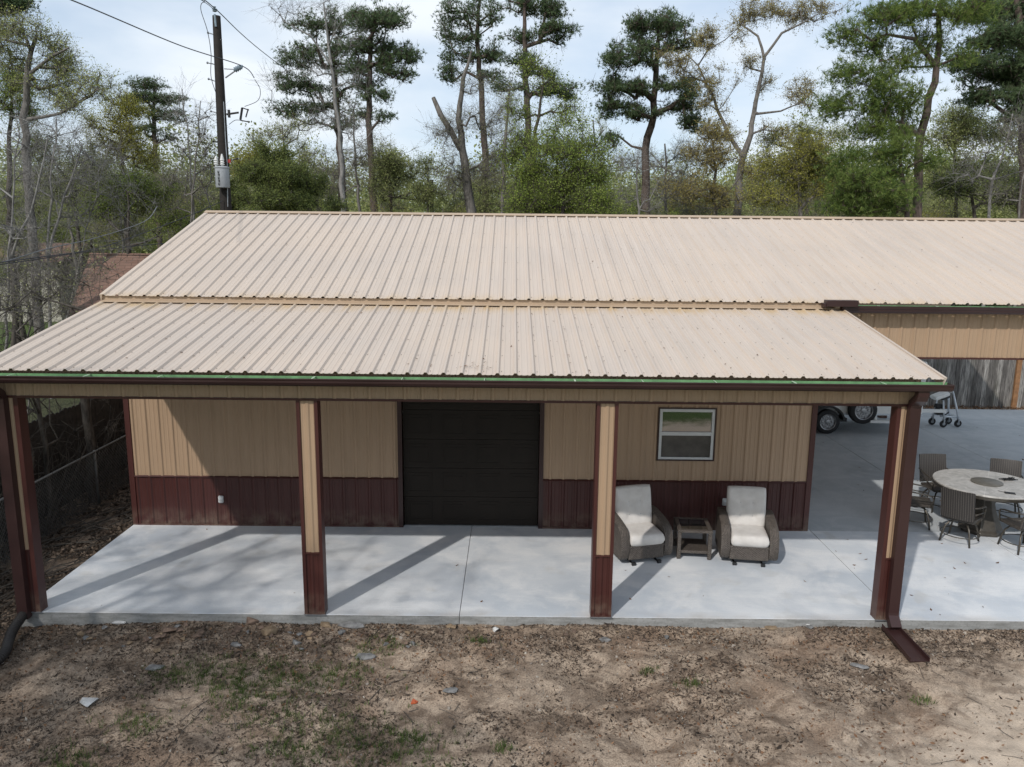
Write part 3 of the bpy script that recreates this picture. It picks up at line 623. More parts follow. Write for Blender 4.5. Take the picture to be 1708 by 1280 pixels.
def recliner(loc, rz, label):
    t = empty('recliner_chair', loc, rz, label, 'armchair', 'wicker recliner chairs against the wall')
    # arms (rounded wicker panels)
    for s in (-1, 1):
        prof = [(-.33, .09), (.36, .09), (.40, .30), (.40, .66), (.36, .70), (.20, .70), (-.02, .665), (-.20, .62), (-.31, .57), (-.37, .50), (-.395, .40), (-.40, .28), (-.38, .14)]
        mb = MB(); x0, x1 = sorted((s * .305, s * .445)); n = len(prof)
        xs_ = [(x0, .93), (x0 + .02, 1.), (x1 - .02, 1.), (x1, .93)]; vs = []
        for x, k in xs_: vs += [(x, a * (1 if k == 1 else .985), .38 + (b - .38) * (1 if k == 1 else .965)) for a, b in prof]
        fs = [(r * n + i, r * n + (i + 1) % n, (r + 1) * n + (i + 1) % n, (r + 1) * n + i) for r in range(3) for i in range(n)] + [tuple(range(n - 1, -1, -1)), tuple(range(3 * n, 4 * n))]
        mb.add(vs, fs); mb.build('armrest', M['wicker'], t, smooth='auto')
    mb = MB(); mb.box(-.303, -.375, .085, .303, .36, .315, ch=.012); mb.box(-.303, -.388, .295, .303, -.36, .325); mb.build('seat_base', M['wicker'], t)
    A = Matrix.Translation((0, .315, .70)) @ Matrix.Rotation(R_(13), 4, 'X').inverted()
    mb = MB(); mb.box(-.27, .03, -.38, .27, .09, .34, M=Matrix.Translation((0, .30, .69)) @ Matrix.Rotation(R_(-13), 4, 'X'), ch=.01); mb.build('back_frame', M['wicker'], t)
    MX = Matrix.Translation((0, -.10, .415)) @ Matrix.Rotation(R_(2), 4, 'X'); cushion(.60, .64, .20, MX).build('seat_cushion', M['cushion'], t, smooth=True)
    MX = Matrix.Translation((0, .215, .775)) @ Matrix.Rotation(R_(90 - 11), 4, 'X'); cb = cushion(.625, .68, .20, MX, [(-.10, .08), (.10, .08), (-.10, -.13), (.10, -.13)]).build('back_cushion', M['cushion'], t, smooth=True)
    for bx, by in [(-.10, .08), (.10, .08), (-.10, -.13), (.10, -.13)]: MB().lathe([(.011, 0), (.009, .006), (.003, .008)], 8, (bx, by, .062), MX).build('tuft_button', M['grey_plastic'], cb)
    mb = MB()
    for s in (-1, 1): mb.tube([(s * .22, -.40, .012), (s * .22, -.37, .012), (s * .22, .34, .012)], .014, 6); mb.box(s * .22 - .03, -.405, 0, s * .22 + .03, -.36, .05); mb.box(s * .22 - .015, -.1, .01, s * .22 + .015, .1, .1)
    mb.build('glider_rail', M['black'], t); return t
recliner((2.10, 2.16, 0), R_(15), 'wicker recliner with pale cushions left of the side table, partly behind a post')
recliner((3.88, 2.14, 0), R_(-8), 'wicker recliner with pale tufted cushions under the window, right of the side table')
def side_table(loc, rz):
    t = empty('side_table', loc, rz, 'small square dark wicker side table with glass top between the two recliners', 'side table')
    w, d, h = .245, .27, .50
    for sx in (-1, 1):
        for sy in (-1, 1): MB().box(sx * w - .03, sy * d - .03, 0, sx * w + .03, sy * d + .03, h - .046, ch=.006).build('leg', M['wicker'], t)
    mb = MB()
    for a in ((-w - .034, -d - .034, w + .034, -d + .034), (-w - .034, d - .034, w + .034, d + .034), (-w - .034, -d + .0345, -w + .034, d - .0345), (w - .034, -d + .0345, w + .034, d - .0345)): mb.box(a[0], a[1], h - .045, a[2], a[3], h)
    mb.build('tabletop_frame', M['wicker'], t, bevel=.006)
    MB().box(-w + .03, -d + .03, h - .02, w - .03, d - .03, h - .006).build('glass_top', M['glass'], t)
    MB().box(-w + .0, -d + .0, .09, w - .0, d - .0, .14, ch=.008).build('lower_shelf', M['wicker'], t)
side_table((3.03, 2.28, 0), R_(-5))
TC = Vector((8.52, 3.42, 0))
def dining_table():
    t = empty('dining_table', TC, 0.2, 'round dining table with mottled stone top and bronze flared pedestal on the patio', 'table')
    MB().lathe([(.30, .862), (.84, .862), (.858, .868), (.858, .888), (.850, .896), (.3, .896)], 64).build('tabletop', M['stone_tile'], t, smooth='auto')
    MB().lathe([(.70, .815), (.862, .815), (.868, .83), (.868, .861), (.70, .861)], 64).build('table_rim', M['bronze'], t, smooth='auto')
    MB().lathe([(.37, 0), (.37, .05), (.33, .09), (.20, .40), (.155, .60), (.20, .72), (.34, .86)], 8).build('pedestal', M['bronze'], t, bevel=.01)
dining_table()
o = MB().lathe([(.20, .0), (.245, .0), (.255, .006), (.255, .018), (.248, .022), (.0, .022)], 48).build('lazy_susan', M['susan_bronze'], smooth='auto'); o.location = TC + Vector((.0, .0, .8975)); tag(o, 'round bronze turntable disc at the centre of the stone table', 'turntable')
def dining_chair(rz, loc):
    t = empty('dining_chair', loc, rz, 'x', 'chair', 'wicker swivel chairs around the stone table')
    for k in range(4):
        a = R_(45 + 90 * k); c, s = math.cos(a), math.sin(a)
        P = [(.03, .36), (.12, .375), (.20, .355), (.262, .28), (.30, .17), (.335, .0)]
        MB().tube([(r * c, r * s, z) for r, z in P], .016, 8).build('leg', M['bronze'], t, smooth=True)
    mb = MB(); mb.tube([(.302 * math.cos(R_(q * 15)), .302 * math.sin(R_(q * 15)), .15) for q in range(25)], .009, 6, cap=False); mb.build('foot_ring', M['bronze'], t, smooth=True)
    mb = MB(); mb.lathe([(.05, .34), (.05, .39), (.10, .40), (.10, .415)], 16); mb.build('swivel_hub', M['black'], t)
    MB().box(-.255, -.26, .415, .255, .23, .465, ch=.012).build('seat', M['wicker_dark'], t)
    # curved reclining back
    mb = MB(); n = 10; vs = []
    for j, (z, y) in enumerate(((.47, .225), (.60, .250), (.80, .30), (.985, .345), (1.0, .352))):
        for i in range(n + 1):
            u = -1 + 2 * i / n; x = u * (.262 if j < 4 else .255); yy = y + .035 * (1 - u * u); vs.append((x, yy, z))
    m_ = len(vs); vs += [(x, y + .026, z - .006) for x, y, z in vs]; fs = []
    for j in range(4):
        for i in range(n): a = j * (n + 1) + i; fs += [(a, a + 1, a + n + 2, a + n + 1), (m_ + a, m_ + a + n + 1, m_ + a + n + 2, m_ + a + 1)]
    for i in range(n): fs.append((i, m_ + i, m_ + i + 1, i + 1)); a = 4 * (n + 1) + i; fs.append((a, a + 1, m_ + a + 1, m_ + a))
    for j in range(4): a = j * (n + 1); fs.append((a, a + n + 1, m_ + a + n + 1, m_ + a)); b = a + n; fs.append((b, m_ + b, m_ + b + n + 1, b + n + 1))
    mb.add(vs, fs); mb.build('backrest', M['wicker_back'], t, smooth='auto')
    for s in (-1, 1):
        mb = MB(); mb.tube([(s * .272, .30, .73), (s * .285, .10, .69), (s * .285, -.12, .665), (s * .283, -.22, .64), (s * .278, -.245, .58), (s * .27, -.22, .44)], [.016, .02, .021, .019, .016, .016], 8, flat=.7); mb.tube([(s * .27, .25, .60), (s * .278, .0, .565), (s * .276, -.23, .54)], .011, 6)
        mb.build('armrest', M['bronze'], t, smooth=True)
    return t
t_ = NT('wicker_back'); co_ = t_.coord(); sx_ = t_.n('ShaderNodeSeparateXYZ'); t_.l(co_, sx_.inputs[0])
f_s = t_.ramp(t_.math('SINE', t_.math('MULTIPLY', sx_.outputs[0], 175)), [(.35, 0.), (.9, 1.)]); g_s = t_.ramp(t_.math('SINE', t_.math('MULTIPLY', sx_.outputs[2], 210)), [(.1, .55), (.9, 1.)])
t_.color(t_.mix(t_.math('MULTIPLY', f_s, g_s), (.026, .022, .019), (.115, .10, .088))); t_.rough(.5); t_.bump(f_s, .6, .01); M['wicker_back'] = t_.m
ch0 = dining_chair(0, (0, 0, 0))
def copy_thing(o):
    c = o.copy(); COL.objects.link(c)
    for k in list(o.children):
        d = k.copy(); COL.objects.link(d); d.parent = c
        for q in list(k.children): e = q.copy(); COL.objects.link(e); e.parent = d
    return c
for i, (ang, r, extra, lab) in enumerate(((217, .86, 6, 'wicker swivel chair at the near left, its back turned to the dirt yard'), (281, .88, -5, 'wicker swivel chair at the near right of the round table, cut by the photo edge'),
        (340, 1.05, 0, 'wicker swivel chair at the right side of the round table'), (42, 1.22, 24, 'wicker swivel chair beyond the table, behind the black cord bundle'), (99, 1.15, -8, 'wicker swivel chair at the far left, its back showing over the stone top'), (166, 1.12, -6, 'wicker swivel chair at the left of the table, half hidden by the corner post'))):
    c = ch0 if i == 0 else copy_thing(ch0); a = R_(ang)
    c.location = (TC.x + r * math.cos(a), TC.y + r * math.sin(a), 0); c.rotation_euler = (0, 0, a - R_(90) + R_(extra)); c['label'] = lab
# things on the table
p = at(1681, 801, z=.9)
t = empty('cord_bundle', (p.x, p.y, .8965), 0, 'tangle of thin black cord with a small black grip lying on the stone table', 'cord')
mb = MB(); r2 = random.Random(4); pts = [(r2.uniform(-.17, .15), r2.uniform(-.09, .09), r2.uniform(.01, .05)) for i in range(22)]; mb.tube(pts, .007, 6); mb.build('cord', M['black'], t, smooth=True)
mb = MB(); mb.box(-.05, -.035, 0, .09, .03, .035, ch=.008); mb.build('grip', M['black'], t)
p = at(1684, 823, z=.9)
t = empty('phone', (p.x, p.y, .8965), R_(-22), 'black phone with a wrist strap lying on the stone table', 'phone')
MB().box(-.075, -.045, 0, .085, .045, .014, ch=.004).build('phone_body', M['black'], t); MB().tube([(-.075, .03, .006), (-.12, .05, .004), (-.16, .075, .004)], .004, 5).build('strap', M['black'], t)
# ------------------------------------------------------------------ trailer
def wheel(parent, c, r, name='wheel', w=.19):
    Mx = Matrix.Translation(c) @ Matrix.Rotation(R_(90), 4, 'X')       # axis along -Y
    mb = MB(); mb.lathe([(r * .62, -w / 2), (r * .90, -w / 2), (r * .985, -w * .40), (r, -w * .2), (r, w * .2), (r * .985, w * .40), (r * .90, w / 2), (r * .62, w / 2)], 40, M=Mx, cap=False)
    wh = mb.build(name, M['rubber'], parent, smooth='auto')
    mb = MB(); mb.lathe([(r * .55, w * .1), (r * .62, w * .5), (r * .655, w * .53), (r * .66, w * .47), (r * .60, w * .2), (r * .2, w * .20), (r * .17, w * .42), (r * .10, w * .45)], 32, M=Mx)
    for k in range(8):
        a = k * math.pi / 4; q = r * .40; mb.lathe([(r * .085, w * .2), (r * .075, w * .36), (r * .03, w * .38)], 10, (q * math.cos(a), q * math.sin(a), 0), Mx)
        mb.box(r * .15, -r * .045, w * .21, r * .60, r * .045, w * .33, M=Mx @ Matrix.Rotation(a + .39, 4, 'Z'))
    mb.build('rim', M['chrome'], wh, smooth='auto'); return wh
tr = empty('trailer', (8.6, 11.3, 0), 0, 'white trailer on black tyres parked on the driveway behind the building', 'trailer')
OT = (8.6, 11.3, 0)
mb = MB(); mb.box(5.6, 10.62, .47, 11.15, 12.3, 1.95, ch=.04); mb.build('trailer_body', M['white_paint'], tr, OT, bevel=.01)
mb = MB(); mb.box(5.61, 10.598, .86, 11.14, 10.618, .90); mb.box(5.61, 10.598, .485, 11.14, 10.618, .53); mb.build('side_rail', M['silver_paint'], tr, OT)
mb = MB(); mb.box(9.62, 10.34, .33, 10.62, 10.615, .365); mb.box(9.62, 10.33, .365, 10.62, 10.345, .40); mb.box(9.8, 10.5, .366, 9.86, 10.6, .47); mb.box(10.4, 10.5, .366, 10.46, 10.6, .47); mb.build('running_board', M['white_paint'], tr, OT)
wheel(tr, (8.51, 10.49, .33), .33); wheel(tr, (9.43, 10.46, .655), .37, 'spare_wheel')
MB().box(8.02, 10.6, .30, 9.1, 12.6, .40).build('axle_frame', M['black'], tr, OT)
for o_ in tr.children:
    if o_.name.startswith(('wheel', 'spare')):
        o_.location = (-OT[0], -OT[1], 0)
mb = MB(); n = 16
for i in range(n):
    a0, a1 = R_(8 + 164 * i / n), R_(8 + 164 * (i + 1) / n); r0, r1 = .40, .45
    vs = [(8.51 + r * math.cos(a), y, .33 + r * math.sin(a)) for y in (10.36, 10.625) for a in (a0, a1) for r in (r0, r1)]; mb.add(vs, [(0, 1, 3, 2), (4, 6, 7, 5), (1, 5, 7, 3), (0, 2, 6, 4), (0, 4, 5, 1), (2, 3, 7, 6)])
mb.build('fender', M['black'], tr, OT)
mb = MB(); mb.box(10.96, 10.585, .585, 11.08, 10.5975, .625); mb.build('marker_light', M['orange_bit'], tr, OT)
mb = MB(); mb.box(11.15, 11.2, .44, 12.1, 11.3, .52); mb.box(12.0, 11.3002, .44, 12.1, 11.34, .52, M=None); mb.build('tongue', M['white_paint'], tr, OT)
# ------------------------------------------------------------------ rollator walker beyond the porch corner
wk = empty('rolling_walker', (12.18, 11.4, 0), 0, 'silver framed rolling walker with white seat and black casters beyond the porch corner', 'walker')
def caster(x, y):
    mb = MB(); Mx = Matrix.Translation((x, y, .10)) @ Matrix.Rotation(R_(90), 4, 'X'); mb.lathe([(.04, -.03), (.085, -.03), (.10, -.015), (.10, .015), (.085, .03), (.04, .03)], 20, M=Mx); c = mb.build('caster', M['rubber'], wk, smooth='auto')
    mb = MB(); mb.lathe([(.045, .028), (.04, .036), (.01, .04)], 12, M=Mx); mb.box(x - .02, y - .045, .10, x + .02, y - .037, .22); mb.box(x - .02, y + .037, .10, x + .02, y + .045, .22); mb.box(x - .025, y - .045, .2202, x + .025, y + .045, .235); mb.build('caster_fork', M['galv'], c)
for x, y in ((-.22, .20), (-.06, -.10), (.38, -.04), (.30, .30)): caster(x, y)
mb = MB(); mb.tube([(.38, -.04, .23), (.30, -.02, .55), (.16, 0, 1.0)], .028, 8); mb.tube([(.30, .30, .23), (.24, .28, .55), (.16, .22, 1.0)], .028, 8); mb.tube([(.34, .0, .27), (.1, -.02, .29), (-.12, -.02, .30)], .026, 8); mb.tube([(.34, .3, .27), (-.22, .22, .30)], .026, 8); mb.tube([(-.2, .21, .24), (-.16, .14, .85)], .022, 8); mb.tube([(-.06, -.1, .24), (-.12, -.05, .85)], .022, 8); mb.tube([(.16, 0, 1.0), (.16, .22, 1.0)], .024, 8); mb.tube([(.34, 0, .27), (.34, .3, .27)], .02, 8)
mb.build('walker_frame', M['silver_paint'], wk, smooth=True)
cushion(.42, .34, .12, Matrix.Translation((-.16, .05, .88)) @ Matrix.Rotation(R_(-22), 4, 'Y')).build('seat', M['white_paint'], wk, smooth=True)
mb = MB(); mb.tube([(-.30, -.06, .84), (-.14, -.10, .80), (.02, -.08, .86), (.08, -.02, .96)], .028, 8); mb.box(-.24, -.06, .34, -.02, .14, .50, ch=.02); mb.box(-.26, -.02, .52, -.05, .12, .64, ch=.02); mb.tube([(-.24, -.07, .45), (-.02, -.09, .36), (.06, -.09, .44)], .018, 6); mb.build('brake_linkage', M['black'], wk)
mb = MB(); mb.tube([(.02, -.10, .98), (.10, -.06, 1.03), (.10, .06, 1.00), (.04, .1, .93)], .022, 8); mb.build('handle', M['grey_plastic'], wk, smooth=True)
# ------------------------------------------------------------------ wooden fence behind the driveway
def picket_fence(name, p0, p1, zt, zb, label, post_every=2.4, mat='fence_wood', rails=True):
    p0 = Vector(p0); p1 = Vector(p1); d = (p1 - p0); Lg = d.length; ang = math.atan2(d.y, d.x); t = empty(name, (p0.x, p0.y, zb), ang, label, 'fence'); r3 = random.Random(int(Lg * 10))
    mb = MB(); x = 0
    while x < Lg:
        wd = .138; h = zt - zb + r3.uniform(-.02, .015); y = r3.uniform(-.004, .004); tl = r3.uniform(-.004, .004)
        mb.add([(x, y, 0), (x + wd, y, 0), (x + wd + tl, y, h - .03), (x + wd - .03 + tl, y, h), (x + .03 + tl, y, h), (x + tl, y, h - .03), (x, y + .018, 0), (x + wd, y + .018, 0), (x + wd + tl, y + .018, h - .03), (x + wd - .03 + tl, y + .018, h), (x + .03 + tl, y + .018, h), (x + tl, y + .018, h - .03)],
               [(0, 1, 2, 3, 4, 5), (11, 10, 9, 8, 7, 6)] + [(i, 6 + i, 6 + (i + 1) % 6, (i + 1) % 6) for i in range(6)]); x += .145
    mb.build('boards', M[mat], t)
    mb = MB()
    for z in (.3, (zt - zb) * .55, zt - zb - .28): mb.box(0, -.055 if rails else .03, z, Lg, -.012 if rails else .07, z + .085)
    mb.build('rail', M[mat], t)
    return t, Lg
f1, L_ = picket_fence('wooden_fence', (6.0, 14.75), (26, 14.0), 1.95, -.1, 'weathered grey wooden board fence behind the driveway', rails=False)
MB().box(9.96, -.09, 0, 10.10, -.006, 1.98).build('fence_post', M['new_wood'], f1)
f2, L_ = picket_fence('wooden_fence', (-8.75, 13.5), (-8.62, -3.0), 1.75, -.1, 'privacy fence along the left side of the lot, shade painted into its boards', mat='fence_shaded')
for k in range(7): MB().box(.3 + k * 2.4, -.16, 0, .42 + k * 2.4, -.058, 1.85).build('fence_post', M['fence_shaded'], f2)
pts = [(rnd.uniform(6, 25), rnd.uniform(13.78, 14.5), rnd.uniform(-.08, -.02)) for i in range(5200)]
flakes('mulch_strip', pts, np.random.default_rng(8).uniform(.03, .09, len(pts)), M['litter_brown'], flat=.5, aspect=.6, label='strip of brown leaf mulch between driveway and wooden fence', cat='mulch', kind='stuff')
# chain link fence
cl = empty('chain_link_fence', (-8.02, -1, -.15), R_(90), 'low grey chain link fence standing in front of the dark privacy fence', 'fence')
mb = MB(); mb.tube([(0, 0, 1.12), (12, 0, 1.12)], .021, 8); plain('shaded_galv', (.14, .14, .135), .6, .3); mb.build('top_rail', M['shaded_galv'], cl, smooth=True)  # galvanised metal, darkened to carry the shade along the left fence
for k in range(5): MB().tube([(k * 2.6 + .4, 0, 0), (k * 2.6 + .4, 0, 1.15)], .026, 8).build('fence_post', M['shaded_galv'], cl, smooth=True)
mb = MB(); s_ = .075
for k in range(int(12 / s_) + 15):
    for sg in (-1, 1):
        x0 = k * s_; x1 = x0 + sg * 1.08
        if sg > 0 and x1 > 12.05 or sg < 0 and (x1 < 0 or x0 > 12): continue
        mb.tube([(x0, .004 * sg, .03), (x1, .004 * sg, 1.11)], .0022, 3, cap=False)
mb.build('wire_mesh', M['shaded_galv'], cl)
# ------------------------------------------------------------------ hose, splash tray
def gz(x, y): return float(ground_z(np.array([x]), np.array([y]))[0])
ctrl = [Vector(p) for p in ((-6.60, -.10, -.03), (-6.58, -.22, -.05), (-6.55, -.42, -.09), (-6.48, -.62, -.13), (-6.38, -.85, -.15), (-6.36, -1.05, -.16), (-6.48, -1.35, -.17), (-6.75, -1.7, -.17))]
path = []
for i in range(len(ctrl) - 1):
    p0, p1, p2, p3 = ctrl[max(i - 1, 0)], ctrl[i], ctrl[i + 1], ctrl[min(i + 2, len(ctrl) - 1)]
    for k in range(24):
        t = k / 24; path.append(.5 * ((2 * p1) + (p2 - p0) * t + (2 * p0 - 5 * p1 + 4 * p2 - p3) * t * t + (3 * p1 - p0 - 3 * p2 + p3) * t ** 3))
hs = MB(); path = [p + Vector((.0, 0, .04)) for p in path]; hs.tube(path, [.066 if (i // 2) % 2 else .053 for i in range(len(path))], 12)
plain('hose_brown', (.022, .018, .016), .6); tag(hs.build('drain_hose', M['hose_brown'], smooth='auto'), 'black corrugated drain hose curling from the left post onto the dirt', 'hose')
t = empty('splash_tray', (5.19, -.12, -.06), R_(1), 'maroon metal splash tray lying on the dirt below the right downspout', 'tray')
mb = MB(); V_ = []
for y, w2, z in ((-.0, .11, .0), (-.78, .13, -.045)):
    V_ += [(-w2, y, z + .06), (-w2 + .012, y, z + .06), (-w2 + .012, y, z + .008), (w2 - .012, y, z + .008), (w2 - .012, y, z + .06), (w2, y, z + .06), (w2, y, z), (-w2, y, z)]
mb.add(V_, [(i, (i + 1) % 8, 8 + (i + 1) % 8, 8 + i) for i in range(8)] + [tuple(range(7, -1, -1)), tuple(range(8, 16))]); mb.build('tray_pan', M['maroon_dark'], t)
# ------------------------------------------------------------------ rocks, litter, grass in the yard
def rock(loc, s, mat, label, group, seed, flatz=.5, rz=0):
    r = np.random.default_rng(seed); n = 15; P = r.normal(0, 1, (n, 3)); P /= np.linalg.norm(P, axis=1)[:, None]; P *= r.uniform(.8, 1.05, n)[:, None]
    import bmesh
    bm = bmesh.new()
    for q in P: bm.verts.new((q[0] * s[0] / 2, q[1] * s[1] / 2, q[2] * s[2] / 2))
    res = bmesh.ops.convex_hull(bm, input=bm.verts); bmesh.ops.delete(bm, geom=[v for v in bm.verts if not v.link_faces], context='VERTS')
    bmesh.ops.bevel(bm, geom=bm.edges[:], offset=min(s) * .03, segments=1, affect='EDGES')
    me = bpy.data.meshes.new('rock'); bm.to_mesh(me); bm.free(); me.materials.append(M[mat]); o = bpy.data.objects.new('rock', me); COL.objects.link(o); o.location = loc; o.rotation_euler = (0, 0, rz)
    return tag(o, label, 'rock', group)
big = [((148, 1168), (.30, .20, .10), 'rock_pale', 'pale angular stone lying alone in the dirt at the lower left'), ((283, 1058), (.26, .17, .12), 'rock_brown', 'brown rounded stone near the slab between left post and hose'), ((450, 1055), (.24, .2, .16), 'rock_ochre', 'ochre stone leaning in the dirt just left of the second post'),
       ((418, 1042), (.26, .12, .14), 'rock_brown', 'brown stone against the slab left of the ochre stone'), ((195, 1040), (.28, .10, .07), 'rock_pale', 'broken pale slab of concrete lying beside the patio edge at left'), ((545, 1046), (.26, .11, .09), 'rock_ochre', 'flat yellowish stone at the foot of the second post'),
       ((585, 1046), (.42, .13, .11), 'rock_grey', 'long flat grey stone right of the second post foot'), ((492, 1072), (.18, .14, .09), 'rock_grey', 'dull grey stone a little out from the second post'), ((752, 1155), (.22, .13, .05), 'rock_grey', 'flat grey brown stone lying out in the middle of the yard'),
       ((1010, 1072), (.20, .14, .06), 'rock_grey', 'dark slate piece near the third post'), ((610, 1098), (.30, .18, .07), 'rock_grey', 'grey flat stone below the second post, further out'), ((828, 1055), (.13, .11, .09), 'rock_pale', 'white block beside the slab between second and third posts'),
       ((1345, 1048), (.16, .10, .08), 'rock_pale', 'pale crumbled stone by the slab edge left of the corner post'), ((1285, 1052), (.24, .12, .06), 'rock_ochre', 'flat tan stone by the slab edge right of the third post'), ((260, 1118), (.30, .16, .07), 'rock_grey', 'grey flat stone half buried in the dirt at left'), ((395, 1075), (.2, .12, .08), 'rock_grey', 'small blue grey stone left of the ochre stone'),
       ((1432, 1113), (.26, .12, .06), 'rock_grey', 'grey crumbled concrete lump beside the end of the splash tray')]
for i, (px, s, mt, lb) in enumerate(big):
    p = at(px[0], px[1], z=-.15); rock((p.x, p.y, gz(p.x, p.y) + s[2] * .30), s, mt, lb, None, 100 + i, rz=rnd.uniform(-.4, .4))
for i in range(95):
    px = rnd.choice([rnd.uniform(90, 1050), rnd.uniform(90, 700), rnd.uniform(90, 1500)]); p = at(px, 1048 + abs(rnd.gauss(0, 22)), z=-.15); s = rnd.uniform(.045, .15); y = min(p.y, -.05)
    rock((p.x, y, gz(p.x, y) + s * .20), (s, s * rnd.uniform(.5, .9), s * rnd.uniform(.3, .6)), rnd.choice(['rock_brown', 'rock_grey', 'rock_brown', 'rock_ochre', 'rock_brown']), 'small broken stone scattered in the dirt along the patio edge', 'small stones along the patio edge', 200 + i, rz=rnd.uniform(0, 3))
p = at(691, 1171, z=-.17); o = MB().add([(-.04, -.02, 0), (.03, -.03, .02), (.045, .02, 0), (-.02, .035, .03), (-.03, -.02, -.012), (.03, -.03, .008), (.045, .02, -.012), (-.02, .035, .018)], [(0, 1, 2, 3), (7, 6, 5, 4), (0, 4, 5, 1), (1, 5, 6, 2), (2, 6, 7, 3), (3, 7, 4, 0)]).build('scrap', M['orange_bit']); o.location = (p.x, p.y, gz(p.x, p.y) + .015); tag(o, 'small orange scrap lying on the sandy dirt', 'scrap')
# leaf and twig debris
r4 = np.random.default_rng(21)
def yard_pts(n, fn_keep):
    x = r4.uniform(-7.6, 7.2, n); y = -r4.random(n) ** 1.15 * 4.2; kp = fn_keep(x, y) > r4.random(n); x, y = x[kp], y[kp]; return np.stack([x, y, ground_z(x, y) + .006], 1)
cl_ = lambda x, y: np.clip(.42 + 1.9 * vn(x * 1.3 + 40, y * 1.9 + 7) + 1.1 * vn(x * 4 + 10, y * 5) + .35 * (x < -1.5) + .5 * (y > -.5) - .9 * ((.35 * x - .6 * y) > 2.6), .03, 1)
pts = yard_pts(115000, cl_); sz = np.clip(r4.lognormal(-3.5, .45, len(pts)), .012, .10)
flakes('leaf_litter', pts, sz, M['litter'], flat=.45, aspect=.38, label='dead leaves and bark crumbs scattered over the sandy yard', cat='leaf litter', kind='stuff', seed=31)
pts = yard_pts(9000, lambda x, y: np.clip(.25 + 1.5 * vn(x * 1.1 + 80, y * 1.5), 0, 1) * (1 + 2. * (y > -.6))); flakes('bark_chips', pts, r4.uniform(.015, .06, len(pts)), M['litter_brown'], flat=.5, aspect=.5, label='reddish bark chips scattered on the dirt near the slab', cat='bark chips', kind='stuff', seed=32)
pts = yard_pts(34000, lambda x, y: np.clip(.3 + 1.3 * vn(x * 2 + 5, y * 2), 0, 1) * (1 + 1. * (y > -.9)))
mk_leaf('crumb', [(.16, .12, .09), (.30, .25, .20), (.46, .42, .36), (.20, .17, .15)], 0, .9, 2)
flakes('soil_crumbs', pts, np.clip(r4.lognormal(-4.2, .5, len(pts)), .007, .06), M['crumb'], flat=.6, aspect=.9, label='pale crumbs of soil and gravel over the dirt yard', cat='gravel', kind='stuff', seed=33)
# side yard leaf litter
n = 26000; x = r4.uniform(-8.6, -6.75, n); y = r4.uniform(-.5, 12, n); pts = np.stack([x, y, ground_z(x, y) + .01], 1); flakes('leaf_carpet', pts, r4.uniform(.03, .10, n), M['litter'], flat=.6, aspect=.6, label='thick carpet of dead leaves along the left fence', cat='leaf litter', kind='stuff', seed=34)
# twigs lying about
mb = MB()
for i in range(420):
    x = rnd.uniform(-7.4, 7); y = -rnd.random() * 4.0; l = rnd.choice([.06, .1, .14, .25, .4]) * rnd.uniform(.7, 1.3)
    if x > 0: l *= .55
    a = rnd.uniform(0, 6.28); P = []
    for k in range(4):
        t = k / 3 - .5; xx = x + math.cos(a) * l * t + rnd.gauss(0, l * .05); yy = y + math.sin(a) * l * t + rnd.gauss(0, l * .05); yy = min(yy, -.03); P.append((xx, yy, gz(xx, yy) + .012))
    mb.tube(P, rnd.uniform(.002, .0055) * (.7 if x > 0 else 1), 4)
for i in range(220):
    x = rnd.uniform(-8.5, -6.8); y = rnd.uniform(-.5, 8); l = rnd.uniform(.2, 1.2); a = rnd.gauss(1.3, .5); P = [(x + math.cos(a) * l * (k / 3 - .5), y + math.sin(a) * l * (k / 3 - .5) + rnd.gauss(0, .03), -.09 + rnd.uniform(0, .05)) for k in range(4)]; P = [(min(q[0], -6.76), q[1], q[2]) for q in P]; mb.tube(P, rnd.uniform(.004, .012), 4)
tag(mb.build('fallen_twigs', M['bark_dark']), 'dry twigs and sticks scattered over the dirt', 'twigs', kind='stuff')
# brush along the left fence
mb = MB()
for i in range(640):
    x = rnd.uniform(-8.6, -8.05) if i % 3 else rnd.uniform(-10.5, -8.9); y = rnd.uniform(-.8, 12); l = rnd.uniform(.5, 1.9) * (1 if i % 3 else 1.4); a = rnd.uniform(0, 6.28); q = rnd.uniform(0, .6); P = [(x, y, -.12)]
    dx, dy = math.cos(a) * .35, math.sin(a) * .6
    for k in range(1, 6): t = k / 5; P.append(((min(x + dx * t * l + rnd.gauss(0, .04), -7.5) if i % 3 else x + dx * t * l * .5 + rnd.gauss(0, .04)), y + dy * t * l + rnd.gauss(0, .05), -.12 + l * (t - .35 * q * t * t) + rnd.gauss(0, .02)))
    mb.tube(P, [.009, .008, .007, .005, .004, .002], 4)
for i in range(60):
    x = rnd.uniform(-8.5, -8.1); y = rnd.uniform(0, 10); P = [(x + rnd.gauss(0, .1) + .0, y + k * .3, .9 + rnd.gauss(0, .15) + .4 * math.sin(k * .8 + i)) for k in range(7)]; mb.tube(P, .007, 4)
tag(mb.build('brush', M['bark_dark']), 'tangle of bare vines and brush climbing the left fences', 'brush', kind='stuff')
